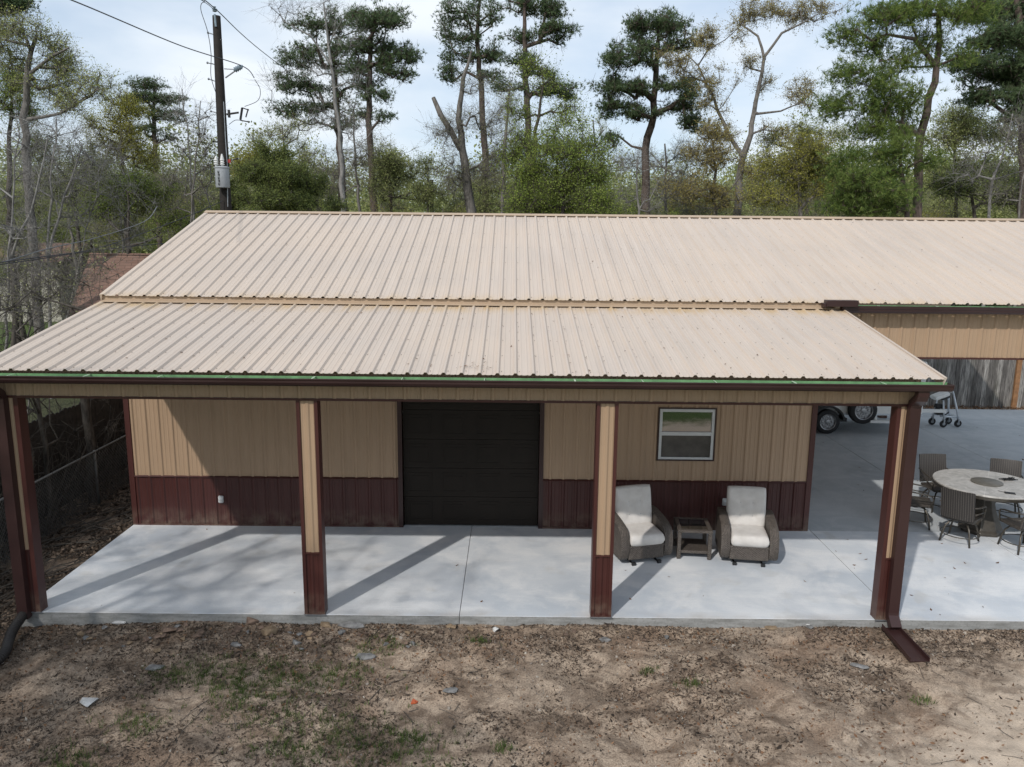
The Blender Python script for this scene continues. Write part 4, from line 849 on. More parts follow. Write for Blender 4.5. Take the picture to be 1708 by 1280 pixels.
# grass tufts
tuf = []; seeds = [(430, 1195, 60), (640, 1085, 30), (230, 1205, 40), (420, 1130, 60), (640, 1255, 80), (560, 1125, 60), (480, 1130, 50), (1153, 1147, 12), (800, 1075, 14), (350, 1120, 40), (500, 1255, 60), (600, 1220, 60), (285, 1130, 30), (120, 1270, 40), (690, 1230, 20), (400, 1160, 40), (1080, 1122, 10), (1540, 1168, 10), (840, 1252, 10)]
for (px, py, sp) in seeds:
    for k in range(int(sp * 2.2)):
        p = at(px + rnd.gauss(0, sp * .8), py + rnd.gauss(0, sp * .34), z=-.17)
        if p.y < -.05: tuf.append((p.x, p.y))
T_ = np.array(tuf); nb = 9; B = np.repeat(T_, nb, 0); n = len(B); B = B + r4.normal(0, .018, B.shape); z = ground_z(B[:, 0], B[:, 1]); a = r4.random(n) * 6.283; ln = r4.uniform(.02, .075, n); lean = r4.uniform(.2, .9, n)
base = np.stack([B[:, 0], B[:, 1], z - .005], 1); tip = base + np.stack([np.cos(a) * ln * lean, np.sin(a) * ln * lean, ln], 1); sd_ = np.stack([-np.sin(a), np.cos(a), 0 * a], 1) * .0035
V = np.stack([base - sd_, base + sd_, tip], 1).reshape(-1, 3); tag(npmesh('grass', V, [np.arange(3 * n).reshape(-1, 3)], M['grass']), 'thin green grass tufts growing in the dirt', kind='stuff')
# ------------------------------------------------------------------ houses beyond the left fence
hb = empty('brown_roofed_house', (-15.5, 24, 0), 0, 'low house with brown shingle roof behind the bare trees at the left', 'house')
OH = (-15.5, 24, 0)
a_ = at(115, 522, y=20); b_ = at(150, 424, y=24); zr_ = b_.z; xe = a_.x; ze_ = a_.z; xr = b_.x
mb = MB(); x1 = xe + 12
V_ = [(xe, 20, ze_), (x1, 20, ze_), (x1, 28, ze_), (xe, 28, ze_), (xr, 24, zr_), (x1 - 1.5, 24, zr_)]
V_ += [(x, y, z - .12) for x, y, z in V_]
mb.add(V_, [(0, 1, 5, 4), (1, 2, 5), (2, 3, 4, 5), (3, 0, 4), (6, 10, 11, 7), (7, 11, 8), (8, 11, 10, 9), (9, 10, 6), (0, 6, 7, 1), (1, 7, 8, 2), (2, 8, 9, 3), (3, 9, 6, 0)]); mb.build('roof', M['shingles'], hb, OH)
mb = MB(); mb.box(xe + .4, 20.4, -.3, x1 - .4, 27.6, ze_ - .02); hw = mb.build('wall', M['cream'], hb, OH)
MB().box(xe + 2, 20.36, .3, xe + 3.2, 20.398, 1.3).build('window', M['glass'], hb, OH)
MB().extrude([(-.12, -.03), (0, .03), (.12, -.03), (0, .0)], xr, x1 - 1.5, lambda p, q, x: (x, 24 + p, zr_ + q + .02)).build('ridge_cap', M['shingles'], hb, OH)
a_ = at(-30, 436, y=38); b_ = at(98, 478, y=38)
hc = empty('white_house', ((a_.x + b_.x) / 2, 40, 0), 0, 'pale walled house glimpsed through the brush at the far left', 'house'); OH = ((a_.x + b_.x) / 2, 40, 0)
mb = MB(); mb.box(a_.x - 4, 38, -.5, b_.x, 44, a_.z); mb.build('wall', M['cream'], hc, OH)
zz = a_.z; mb = MB(); mb.add([(a_.x - 4.4, 37.5, zz), (b_.x + .4, 37.5, zz), (b_.x + .4, 44.5, zz), (a_.x - 4.4, 44.5, zz), (a_.x - 4.4, 41, zz + 1.1), (b_.x + .4, 41, zz + 1.1)], [(0, 1, 5, 4), (2, 3, 4, 5), (1, 2, 5), (3, 0, 4), (0, 3, 2, 1)]); mb.build('roof', M['shingles'], hc, OH)
MB().box(a_.x + .5, 37.96, zz - 1.5, a_.x + 1.9, 37.998, zz - .4).build('window', M['glass'], hc, OH)
# ------------------------------------------------------------------ utility pole
PY = 14.0; pb = at(377, 350, y=PY); pt = at(361, 27, y=PY); OP = (pb.x, PY, 0)
up = empty('utility_pole', OP, 0, 'dark wooden utility pole with a grey transformer rising behind the roof', 'utility pole')
ax = lambda z: pb.x + (pt.x - pb.x) * (z - pb.z) / (pt.z - pb.z)
def P_(px, py, dy=0.0): return at(px, py, y=PY + dy)
mb = MB(); mb.tube([(ax(-.3), PY, -.3), (ax(pb.z), PY, pb.z), (ax(9), PY, 9), (pt.x, PY, pt.z)], [.19, .165, .135, .112], 14); mb.build('pole', M['creosote'], up, OP, smooth='auto')
c = P_(371, 296, -.30); mb = MB(); mb.lathe([(.185, -.30), (.20, -.28), (.20, .25), (.22, .26), (.22, .285), (.15, .31), (.0, .315)], 20, c); tf = mb.build('transformer', M['trans_grey'], up, OP, smooth='auto')
mb = MB()
for dx, h in ((-.16, .30), (.02, .36)):
    mb.lathe([(.035, .3), (.04, .34), (.075, .36), (.04, .40), (.07, .42), (.04, .46), (.065, .48), (.03, .30 + h - .04), (.02, .3 + h)], 12, (c.x + dx, c.y, c.z))
mb.build('bushing', M['skylight_white'], tf, OP, smooth='auto')
mb = MB(); mb.box(c.x - .06, c.y + .2, c.z - .2, c.x + .06, c.y + .32, c.z - .12); mb.box(c.x - .06, c.y + .2, c.z + .1, c.x + .06, c.y + .32, c.z + .18); mb.build('mount_bracket', M['galv'], tf, OP)
# stencilled dark marks down the tank side
mb = MB()
for k in range(5):
    zz = c.z + .16 - k * .085
    for q in range(9):
        th = R_(-105 + (q % 3) * 5.5); z0 = zz - (q // 3) * .024
        if (q + k * 2) % 4 == 1: continue
        x, y = c.x + .2065 * math.cos(th), c.y + .2065 * math.sin(th); mb.box(x - .009, y - .002, z0 - .010, x + .009, y + .002, z0 + .010)
mb.build('stencil_marks', M['black'], tf, OP)
ti = P_(358, 17); mb = MB(); mb.tube([P_(360, 45, -.13), P_(358, 24, -.10)], .03, 8); mb.lathe([(.03, -.05), (.07, -.03), (.035, .0), (.08, .02), (.03, .06), (.045, .09), (.0, .10)], 12, ti); mb.build('top_insulator', M['insulator'], up, OP, smooth='auto')
def arm(px0, py0, px1, py1, r=.018, dy=-.05, name='bracket', mat='galv', tip=True):
    mb = MB(); a, b = P_(px0, py0, dy), P_(px1, py1, dy); mb.tube([a, b], r, 6)
    if tip: mb.lathe([(.02, -.03), (.035, 0), (.02, .03)], 8, b)
    mb.build(name, M[mat], up, OP)
arm(358, 58, 347, 55); arm(360, 108, 346, 105); arm(360, 136, 348, 132); arm(362, 188, 352, 186); arm(366, 238, 356, 236, mat='black'); arm(384, 268, 396, 265, mat='black')
mb = MB(); mb.tube([P_(374, 115, -.1), P_(392, 116, -.1)], .016, 6); mb.tube([P_(376, 130, -.1), P_(393, 118, -.1)], .022, 6); mb.build('insulator_arm', M['galv'], up, OP)
a, b = P_(390, 118, -.1), P_(405, 110, -.1); d = b - a; mb = MB(); mb.tube([a, a + d * .1, a + d * .15, a + d * .3, a + d * .35, a + d * .5, a + d * .55, a + d * .7, a + d * .75, a + d * .9, b], [.03, .045, .085, .055, .085, .055, .085, .055, .08, .04, .03], 12); mb.build('standoff_insulator', M['insulator'], up, OP, smooth='auto')
mb = MB(); mb.tube([P_(378, 191, -.1), P_(398, 188, -.1)], .03, 6); mb.box(*(P_(380, 196, -.14)), *(P_(384, 184, -.06))); mb.tube([P_(401, 200, -.1), P_(404, 180, -.1)], .035, 8); mb.tube([P_(410, 196, -.1), P_(414, 182, -.1)], .02, 8); mb.tube([P_(401, 201, -.1), P_(417, 204, -.1)], .018, 6); mb.tube([P_(404, 180, -.1), P_(415, 184, -.1)], .018, 6); mb.build('fuse_cutout', M['black'], up, OP)
mb = MB(); c2 = P_(382, 269, -.15); mb.box(c2.x - .05, c2.y - .02, c2.z - .05, c2.x + .05, c2.y + .02, c2.z + .05); mb.build('red_marker', M['red_tag'], up, OP)
mb = MB(); mb.tube([P_(373, 170, -.17), P_(376, 230, -.18), P_(379, 275, -.2), P_(380, 345, -.2)], .012, 5); mb.build('conduit', M['galv'], up, OP)
def spl(pts, n=14):
    out = []; pts = [Vector(p) for p in pts]
    for i in range(len(pts) - 1):
        p0, p1, p2, p3 = pts[max(i - 1, 0)], pts[i], pts[i + 1], pts[min(i + 2, len(pts) - 1)]
        for k in range(n): t = k / n; out.append(.5 * ((2 * p1) + (p2 - p0) * t + (2 * p0 - 5 * p1 + 4 * p2 - p3) * t * t + (3 * p1 - p0 - 3 * p2 + p3) * t ** 3))
    return out + [pts[-1]]
mb = MB(); mb.tube(spl([P_(357, 16, -.05), P_(340, 4, -.1), P_(335, 16, -.1), P_(346, 52, -.1), P_(352, 90, -.1), P_(352, 128, -.1), P_(362, 160, -.12)]), .010, 5); mb.tube(spl([P_(425, 133, -.1), P_(434, 150, -.1), P_(430, 168, -.1), P_(408, 178, -.1)]), .009, 5); mb.tube(spl([P_(382, 208, -.1), P_(392, 201, -.1), P_(402, 201, -.1)]), .009, 5); mb.tube(spl([P_(350, 275, -.3), P_(352, 300, -.3), P_(345, 320, -.3), P_(353, 352, -.3)]), .014, 5); mb.build('jumper_wires', M['wire_mat'], up, OP)
def wire(label, pts, r, mat='wire_mat'):
    mb = MB(); mb.tube(spl(pts), r, 5); return tag(mb.build('power_line', M[mat]), label, 'power line')
wire('thin wire running from the upper left down to the grey insulator on the utility pole', [at(-60, -62, y=2), at(118, 0, y=6), at(300, 76, y=11), P_(403, 110, -.1), P_(424, 130, -.1)], .014)
wire('wire over the top of the utility pole, running away down to the right', [at(250, -62, y=5), at(336, 0, y=11), P_(358, 14), at(455, 100, y=26), at(600, 205, y=50)], .015)
wire('pale cable sagging through the brush at the left, uppermost of the three', [at(-80, 446, y=4), at(0, 438, y=6), at(80, 415, y=8), at(160, 397, y=10), at(240, 370, y=12), at(262, 345, y=13.0)], .013, 'wire_pale')
wire('thick black cable rising from the left edge to the utility pole', [at(-80, 448, y=4), at(60, 430, y=7), at(160, 415, y=9), at(250, 385, y=11.5), at(325, 356, y=13), P_(372, 335, -.2)], .012)
wire('black cable running level behind the roof at the left', [at(-80, 452, y=4), at(60, 433, y=7), at(140, 421, y=9), at(230, 410, y=11), at(300, 405, y=13), at(420, 398, y=20)], .011)
# small far pole
OQ = at(720, 350, y=44); up2 = empty('utility_pole', (OQ.x, 44, 0), 0, 'small distant wooden pole standing among the trees behind the roof ridge', 'utility pole')
tp = at(720, 300, y=44); MB().tube([(OQ.x, 44, -.3), (tp.x, 44, tp.z)], [.16, .12], 8).build('pole', M['creosote'], up2, (OQ.x, 44, 0)); MB().box(OQ.x + .12, 43.9, tp.z - 1.0, OQ.x + .5, 44.1, tp.z - .8).build('bracket', M['galv'], up2, (OQ.x, 44, 0))

# ------------------------------------------------------------------ trees
def tubes(P, Q, RP, RQ, sides):
    d = Q - P; L_ = np.linalg.norm(d, axis=1, keepdims=True) + 1e-9; d = d / L_; ref = np.where(np.abs(d[:, 2:3]) < .9, [[0, 0, 1.]], [[0, 1., 0]])
    a = np.cross(d, ref); a /= np.linalg.norm(a, axis=1, keepdims=True); b = np.cross(d, a); t = np.arange(sides) * 2 * np.pi / sides
    ring = a[:, None] * np.cos(t)[None, :, None] + b[:, None] * np.sin(t)[None, :, None]
    A = P[:, None] + ring * RP[:, None, None]; B = (Q + d * RQ[:, None] * .3)[:, None] + ring * RQ[:, None, None]; n = len(P)
    V = np.concatenate([A, B], 1).reshape(-1, 3); q = (np.arange(n) * 2 * sides)[:, None]; j = np.arange(sides); j2 = (j + 1) % sides
    F = np.stack([q + j, q + j2, q + sides + j2, q + sides + j], 2).reshape(-1, 4); return V, F
def unit(v): return v / (np.linalg.norm(v, axis=-1, keepdims=True) + 1e-9)
SP = {  # leaf mat, bark, cluster spread, leaves per cluster, leaf size, aspect, twigs, twig len, tip radius, kind
 'pine': dict(lm='needle_dark', bk='bark_pine', cs=.25, n=14, ls=.20, w=.024, tw=6, tl=.5, kind='needle', flat=.38, tip=.016),
 'pine_near': dict(lm='needle_bright', bk='bark_pine', cs=.30, n=26, ls=.24, w=.016, tw=5, tl=.45, kind='needle', flat=.6, tip=.014),
 'spring': dict(lm='leaf_spring', bk='bark_grey', cs=.42, n=73, ls=.060, w=.6, tw=9, tl=.65, kind='leaf', flat=.8, tip=.010),
 'green': dict(lm='leaf_green', bk='bark_dark', cs=.6, n=110, ls=.068, w=.6, tw=9, tl=.8, kind='leaf', flat=.8, tip=.010),
 'yellow': dict(lm='leaf_yellow', bk='bark_dark', cs=.48, n=130, ls=.066, w=.6, tw=9, tl=.7, kind='leaf', flat=.8, tip=.010),
 'olive': dict(lm='leaf_olive', bk='bark_grey', cs=.40, n=103, ls=.064, w=.55, tw=9, tl=.6, kind='leaf', flat=.8, tip=.011),
 'oliveg': dict(lm='leaf_far', bk='bark_dark', cs=.5, n=120, ls=.07, w=.6, tw=9, tl=.7, kind='leaf', flat=.8, tip=.010),
 'shrub': dict(lm='leaf_dark', bk='bark_dark', cs=.34, n=150, ls=.055, w=.6, tw=7, tl=.4, kind='leaf', flat=.9, tip=.008),
 'bare': dict(lm=None, bk='bark_pale', cs=.4, n=0, ls=.1, w=.5, tw=8, tl=.8, kind='leaf', flat=1, tip=.0075),
 'grey': dict(lm='leaf_grey', bk='bark_grey', cs=.45, n=34, ls=.055, w=.5, tw=10, tl=.7, kind='leaf', flat=1, tip=.009),
}
def grow(trunks, targets, r, up=.5):
    """trunks: list of (pts(k,3), radii(k)); returns nodes, parent, radius"""
    P = []; par = []; fix = []
    for ti_, (pts, rad) in enumerate(trunks):
        pts = np.asarray(pts, float); prev = -1
        if ti_ > 0: prev = int(np.argmin(np.linalg.norm(np.array(P) - pts[0], axis=1)))
        for i in range(len(pts) - 1):
            L_ = np.linalg.norm(pts[i + 1] - pts[i]); k = max(1, int(L_ / .5))
            for q in range(k if i < len(pts) - 2 else k + 1):
                t = q / k; w_ = 0.0 if (i == 0 and q == 0) else .03
                P.append(pts[i] * (1 - t) + pts[i + 1] * t + r.normal(0, w_, 3) * [1, 1, .3]); par.append(prev); fix.append(rad[i] * (1 - t) + rad[i + 1] * t); prev = len(P) - 1
    nt0 = len(P); NP = np.zeros((nt0 + len(targets) * 14, 3)); NP[:nt0] = P; n = nt0; par = par + [0] * (len(NP) - nt0); tips = []
    d0 = np.array([np.min(np.linalg.norm(NP[:nt0] - t, axis=1)) for t in targets])
    for ti_ in np.argsort(d0):
        t = targets[ti_]; dv = t - NP[:n]; D = np.linalg.norm(dv, axis=1); rise = dv[:, 2]; cost = D + up * np.maximum(0, .25 * D - rise)
        j = int(np.argmin(cost)); D_ = D[j]; k = int(np.clip(D_ / .55, 1, 13)); a = NP[j]; side = unit(np.cross(t - a, r.normal(0, 1, 3))) * D_ * r.uniform(.03, .12); sag = np.array([0, 0, -1]) * D_ * r.uniform(-.02, .12); prev = j
        for q in range(1, k + 1):
            s = q / k; p = a * (1 - s) + t * s + (side + sag) * math.sin(math.pi * s) + r.normal(0, .035, 3) * (q < k); NP[n] = p; par[n] = prev; prev = n; n += 1
        tips.append(prev)
    NP = NP[:n]; par = np.array(par[:n]); cnt = np.zeros(n)
    for t in tips: cnt[t] += 1
    for i in range(n - 1, -1, -1):
        if par[i] >= 0 and i >= nt0: cnt[par[i]] += cnt[i]
    return NP, par, cnt, np.array(fix), nt0
def tree_mesh(name, base, trunks, blobs, spec, seed, parent, lmat=None, dens=1.0, bark=None):
    S = SP[spec]; r = np.random.default_rng(seed); T = []; mul = {'pine': 3.4, 'pine_near': 1.35, 'bare': 1.0, 'grey': 1.25, 'vine': 1}.get(spec, 1.6)
    for (cx, cy, cz, rx, ry, rz, n) in blobs:
        n = max(2, int(n * mul)); nn_ = n; n = int(n * (2.1 if S['kind'] == 'needle' else 1.7)); u = unit(r.normal(0, 1, (n, 3))) * (r.random((n, 1)) ** .45) * r.uniform(.82, 1.22, (n, 1)); q_ = np.array([cx, cy, cz]) + u * [rx, ry, rz]; f_ = (1.9 if S['kind'] == 'needle' else 1.0) * min(1.6, max(1.0, 12.0 / max(4.0, np.hypot(base[1] + 10, 0)) * 1.6)); g_ = np.sin(q_[:, 0] * 2.6 * f_ + seed) + np.sin(q_[:, 2] * 3.3 * f_ + seed * 2) + np.sin(q_[:, 1] * 2.3 * f_ + seed * 3) + r.normal(0, .6, n); T.append(q_[np.argsort(-g_)[:nn_]])
    T = np.concatenate(T); T = T[T[:, 2] > base[2] + .2]
    NP, par, cnt, fix, nt0 = grow(trunks, T, r, .9 if S['kind'] == 'needle' else .5)
    rad = S['tip'] * np.maximum(cnt, 1) ** .47; rad[:nt0] = fix
    for i in range(nt0, len(NP)): rad[i] = min(rad[i], rad[par[i]] * .85)
    i = np.where(par >= 0)[0]; V, F = tubes(NP[par[i]], NP[i], np.minimum(rad[par[i]], np.where(i < nt0, 9, rad[i] * 1.6)), rad[i], 6)
    base = np.array(base); Vs = [V]; Fs = [F]; off = len(V)
    # twigs from cluster points
    k = S['tw']; tc = np.repeat(T, k, 0); n = len(tc); td = unit(r.normal(0, 1, (n, 3)) + [0, 0, .35]); tl = S['tl'] * r.uniform(.4, 1.2, (n, 1)); te = tc + td * tl; tip = S['tip']
    V, F = tubes(tc - td * .05, te, np.full(n, tip * .55), np.full(n, tip * .25), 3); Vs.append(V); Fs.append(F + off); off += len(V)
    if spec in ('bare', 'grey'):
        t2 = np.repeat(te - td * tl * r.uniform(.1, .6, (n, 1)), 2, 0); d2 = unit(np.repeat(td, 2, 0) + r.normal(0, .6, (2 * n, 3))); V, F = tubes(t2, t2 + d2 * S['tl'] * r.uniform(.3, .8, (2 * n, 1)), np.full(2 * n, tip * .4), np.full(2 * n, tip * .2), 3); Vs.append(V); Fs.append(F + off)
    wo = npmesh('trunk', np.concatenate(Vs) - base, Fs, M[bark or S['bk']], smooth=True, parent=parent)
    nl = int(S['n'] * dens)
    if nl > 0 and S['lm']:
        if S['kind'] == 'leaf':
            c = np.repeat(T, nl, 0); n = len(c); ti2 = (np.repeat(np.arange(len(T)), nl) * k + r.integers(0, k, n)); s = r.uniform(.1, 1.1, (n, 1)); c = tc[ti2] + (te - tc)[ti2] * s + r.normal(0, S['cs'] * .15, (n, 3))
            u = unit(r.normal(0, 1, (n, 3))); v = unit(np.cross(u, r.normal(0, 1, (n, 3)))); sz = S['ls'] * r.uniform(.5, 1.25, (n, 1))
            V = np.stack([c - u * sz * .5, c - v * sz * .5 * S['w'], c + u * sz * .5, c + v * sz * .5 * S['w']], 1).reshape(-1, 3); F = np.arange(4 * n).reshape(-1, 4)
        else:
            nt_ = nl; c = np.repeat(T, nt_, 0) + np.clip(r.normal(0, S['cs'], (len(T) * nt_, 3)), -1.7 * S['cs'], 1.7 * S['cs']) * [1, 1, S['flat']]; m_ = 9; n = len(c) * m_; od = unit(r.normal(0, .7, (len(c), 3)) + [0, 0, .55]); d = unit(np.repeat(od, m_, 0) + r.normal(0, .55, (n, 3))); c = np.repeat(c, m_, 0)
            sd2 = unit(np.cross(d, r.normal(0, 1, (n, 3)))) * S['w'] * .5; ln = S['ls'] * r.uniform(.6, 1.15, (n, 1)); V = np.stack([c - sd2, c + sd2, c + d * ln], 1).reshape(-1, 3); F = np.arange(3 * n).reshape(-1, 3)
        npmesh('crown', V - base, [F], M[lmat or S['lm']], parent=parent)
NTREE = [0]
def tree(name, label, Y, trunk, blobs, spec, cat='tree', group=None, limbs=(), lmat=None, dens=1.0, clus=1.0, seed=None):
    NTREE[0] += 1; seed = seed or NTREE[0] * 17; r = random.Random(seed)
    pts = [at(px, py, y=Y + (0 if i == len(trunk) - 1 else r.gauss(0, .15))) for i, (px, py, rr) in enumerate(trunk)][::-1]; rad = [rr * .85 for _, _, rr in trunk][::-1]
    b = pts[0]; slope_ = 0
    if len(pts) > 1: slope_ = max(-.12, min(.12, (pts[1].x - b.x) / max(.5, pts[1].z - b.z) * .5))
    base = Vector((b.x - slope_ * b.z, Y, -.15)); TR = [([tuple(base)] + [tuple(p) for p in pts], [rad[0] * 1.25] + rad)]
    for lb in limbs:
        lp = [at(px, py, y=Y + dy) for px, py, rr, dy in lb]; TR.append(([tuple(p) for p in lp], [q[2] for q in lb]))
    B = []
    for q in blobs:
        px, py, rx, ry, n = q[:5]; dy = q[5] if len(q) > 5 else r.gauss(0, .4); c = at(px, py, y=Y + dy); e = at(px + rx, py + ry, y=Y + dy); X_, Z_ = abs(e.x - c.x), abs(e.z - c.z); X_ *= 1.12 if spec == 'pine' else 1; B.append((c.x, c.y, c.z, X_, min(max(X_, Z_) * .85, 3.2), Z_, max(2, int(n * clus))))
    e = empty(name, base, 0, label, cat, group); tree_mesh(name, base, TR, B, spec, seed, e, lmat, dens); return e
#--TREES
# tall pines
tree('pine_tree', 'tall pine with dark ragged crown, left of the pair standing behind the roof ridge', 34, [(545, 40, .08), (558, 130, .16), (566, 230, .21), (573, 350, .25)],
     [(535, 45, 50, 25, 16), (590, 30, 40, 22, 12), (500, 95, 38, 25, 16), (560, 95, 40, 30, 14), (490, 140, 35, 22, 14), (540, 160, 45, 24, 14), (495, 190, 42, 22, 16), (570, 200, 30, 18, 7), (610, 130, 30, 25, 8)], 'pine', 'tree')
tree('pine_tree', 'tall straight pine right of the pair, crown reaching right over open sky', 32, [(622, 25, .08), (616, 110, .15), (616, 220, .19), (624, 350, .24)],
     [(630, 35, 42, 26, 22), (655, 30, 18, 18, 6), (600, 75, 36, 22, 12), (650, 80, 26, 14, 8), (675, 95, 24, 12, 9), (665, 125, 26, 12, 8), (640, 105, 30, 12, 8), (590, 120, 24, 24, 8), (628, 160, 22, 12, 6), (640, 195, 14, 10, 3), (604, 190, 14, 10, 3)], 'pine')
tree('pine_tree', 'tall pine with dense upper crown behind the broken snag', 36, [(800, -20, .08), (795, 60, .14), (802, 150, .18), (808, 250, .22), (812, 350, .25)],
     [(790, 20, 48, 30, 18), (760, 50, 30, 30, 12), (780, 85, 42, 28, 16), (755, 110, 22, 20, 7), (820, 90, 22, 25, 8), (815, 130, 22, 14, 5), (745, 130, 14, 9, 3)], 'pine')
tree('pine_tree', 'tall pine with flat spreading branches standing right of the snag', 33, [(878, -30, .07), (874, 60, .13), (878, 150, .18), (882, 250, .21), (880, 350, .24)],
     [(870, 5, 50, 16, 16), (920, 15, 30, 18, 12), (935, 45, 20, 14, 7), (915, 50, 20, 10, 5), (875, 65, 35, 14, 9), (868, 100, 26, 14, 8), (935, 68, 10, 12, 3), (900, 125, 28, 12, 7), (930, 145, 26, 14, 9), (850, 145, 22, 14, 6), (940, 165, 16, 9, 3), (905, 155, 22, 10, 5)], 'pine')
tree('pine_tree', 'big rounded pine with curved trunk, standing alone right of centre', 30, [(1098, 50, .07), (1094, 120, .16), (1090, 190, .20), (1076, 250, .22), (1078, 350, .26)],
     [(1095, 42, 44, 24, 24), (1060, 55, 24, 22, 10), (1130, 65, 36, 22, 12), (1035, 95, 34, 22, 15), (1080, 90, 30, 22, 10), (1020, 140, 30, 20, 13), (1060, 145, 32, 22, 12), (1050, 190, 42, 18, 14), (1130, 140, 34, 14, 10), (1140, 175, 30, 12, 9), (1160, 205, 26, 14, 9), (1150, 160, 24, 10, 5), (1025, 235, 14, 14, 4), (1020, 175, 24, 14, 7)], 'pine')
tree('pine_tree', 'distant rounded dark pine standing left of the utility pole', 50, [(258, 145, .10), (257, 200, .18), (258, 255, .22)],
     [(250, 145, 30, 14, 16), (232, 165, 26, 16, 12), (280, 170, 26, 16, 14), (255, 190, 40, 16, 14), (290, 195, 20, 12, 6), (235, 218, 26, 12, 8), (275, 225, 24, 12, 6), (255, 165, 30, 14, 12)], 'pine')
near = [((1570, -60, .09), (1568, 30, .13), (1562, 120, .17), (1545, 190, .20), (1532, 260, .23), (1530, 350, .25))]
tree('pine_tree', 'near pine with bright windblown needles and leaning trunk at the right', 17, [(1575, -70, .07), (1568, 30, .10), (1562, 110, .13), (1545, 190, .16), (1532, 260, .175), (1532, 350, .19)],
     [(1480, 35, 46, 26, 20), (1420, 60, 22, 16, 8), (1520, 20, 30, 22, 10), (1590, 10, 50, 24, 16), (1620, 30, 24, 18, 8), (1450, 75, 40, 14, 9), (1560, 60, 30, 20, 8), (1500, 105, 40, 18, 12), (1420, 120, 26, 20, 10), (1455, 150, 45, 22, 16), (1400, 180, 34, 18, 12), (1480, 180, 40, 24, 18), (1500, 215, 26, 14, 8), (1440, 215, 38, 16, 12), (1520, 150, 22, 14, 5), (1600, 100, 16, 12, 4)], 'pine_near',
     limbs=[[(1556, 105, .09, 0), (1525, 65, .06, -.2), (1480, 58, .04, -.4)], [(1535, 228, .08, 0), (1505, 205, .05, -.3), (1480, 200, .03, -.4)]])
tree('pine_tree', 'low bright green pine boughs filling the corner left of the leaning pine trunk', 16, [(1500, 250, .05), (1505, 300, .08), (1512, 350, .1)],
     [(1450, 262, 48, 12, 13, .4), (1505, 250, 30, 10, 8, -.4), (1420, 295, 40, 12, 12, -.3), (1475, 290, 40, 10, 11, .5), (1430, 330, 52, 12, 14, .3), (1490, 322, 34, 12, 9, -.5), (1540, 270, 24, 8, 5, .2), (1395, 345, 34, 10, 8, 0), (1500, 225, 22, 8, 5, 0), (1460, 352, 50, 8, 10, .2), (1405, 268, 18, 7, 4, 0)], 'pine_near')
tree('pine_tree', 'dark pine crown filling the upper right corner of the picture', 21, [(1690, -80, .10), (1700, 60, .16), (1705, 200, .2), (1708, 350, .24)],
     [(1690, 10, 60, 30, 30), (1650, 20, 30, 16, 10), (1640, 80, 34, 20, 12), (1680, 60, 40, 26, 18), (1620, 110, 30, 14, 10), (1660, 130, 44, 22, 18), (1700, 110, 30, 30, 14), (1640, 165, 40, 14, 10), (1690, 180, 34, 26, 16), (1740, 100, 40, 90, 30)], 'pine')
tree('pine_tree', 'dark evergreen crown just showing in the upper left corner', 20, [(-40, -60, .1), (-30, 80, .15), (-30, 300, .2)], [(0, 5, 36, 18, 22), (-30, -30, 60, 40, 26), (-60, 60, 50, 60, 26)], 'pine')
# oak with olive leaves
tree('oak_tree', 'forked oak with olive brown spring leaves and pale trunk, right of the rounded pine', 27, [(1275, 95, .08), (1262, 170, .115), (1252, 225, .14), (1238, 262, .18), (1234, 300, .20), (1231, 360, .22)],
     [(1290, 15, 60, 16, 26), (1370, 10, 34, 16, 12), (1240, 25, 30, 26, 12), (1330, 30, 40, 16, 10), (1185, 65, 32, 22, 18), (1125, 100, 26, 20, 16), (1140, 125, 22, 14, 8), (1200, 140, 34, 24, 15), (1190, 175, 26, 20, 9), (1245, 105, 22, 24, 7), (1280, 140, 24, 16, 6), (1330, 150, 32, 18, 14), (1345, 170, 26, 16, 7), (1230, 60, 16, 24, 5), (1210, 220, 30, 20, 9), (1295, 225, 34, 20, 8)], 'olive',
     limbs=[[(1240, 262, .12, 0), (1215, 225, .09, .3), (1190, 165, .06, .5), (1165, 110, .035, .6)], [(1275, 95, .07, 0), (1305, 55, .055, -.2), (1340, 38, .035, -.3), (1370, 20, .02, -.4)], [(1275, 100, .07, 0), (1265, 60, .05, .2), (1235, 40, .03, .4)], [(1264, 190, .06, 0), (1300, 185, .04, -.3), (1340, 170, .025, -.5)]])
# snag
tree('snag_tree', 'thick old tree with a splintered broken limb and tangled bare branches at centre', 28, [(786, 85, .05), (772, 130, .11), (764, 200, .16), (775, 270, .22), (786, 355, .28)],
     [(740, 235, 32, 38, 26), (800, 200, 36, 34, 24), (815, 270, 42, 40, 34), (760, 300, 46, 36, 30), (840, 250, 30, 44, 22), (790, 150, 26, 24, 12), (830, 190, 26, 22, 12)], 'grey', dens=1.5,
     limbs=[[(768, 250, .15, 0), (752, 218, .15, -.1), (735, 192, .13, -.1), (724, 164, .09, 0)]])
tree('vine_tree', 'slender pale tree covered with light green climbing vine beside the snag', 27, [(850, 150, .05), (842, 230, .08), (838, 350, .1)], [(845, 190, 22, 40, 14), (860, 250, 30, 40, 16), (835, 300, 34, 40, 16)], 'grey', lmat='leaf_spring', dens=2)
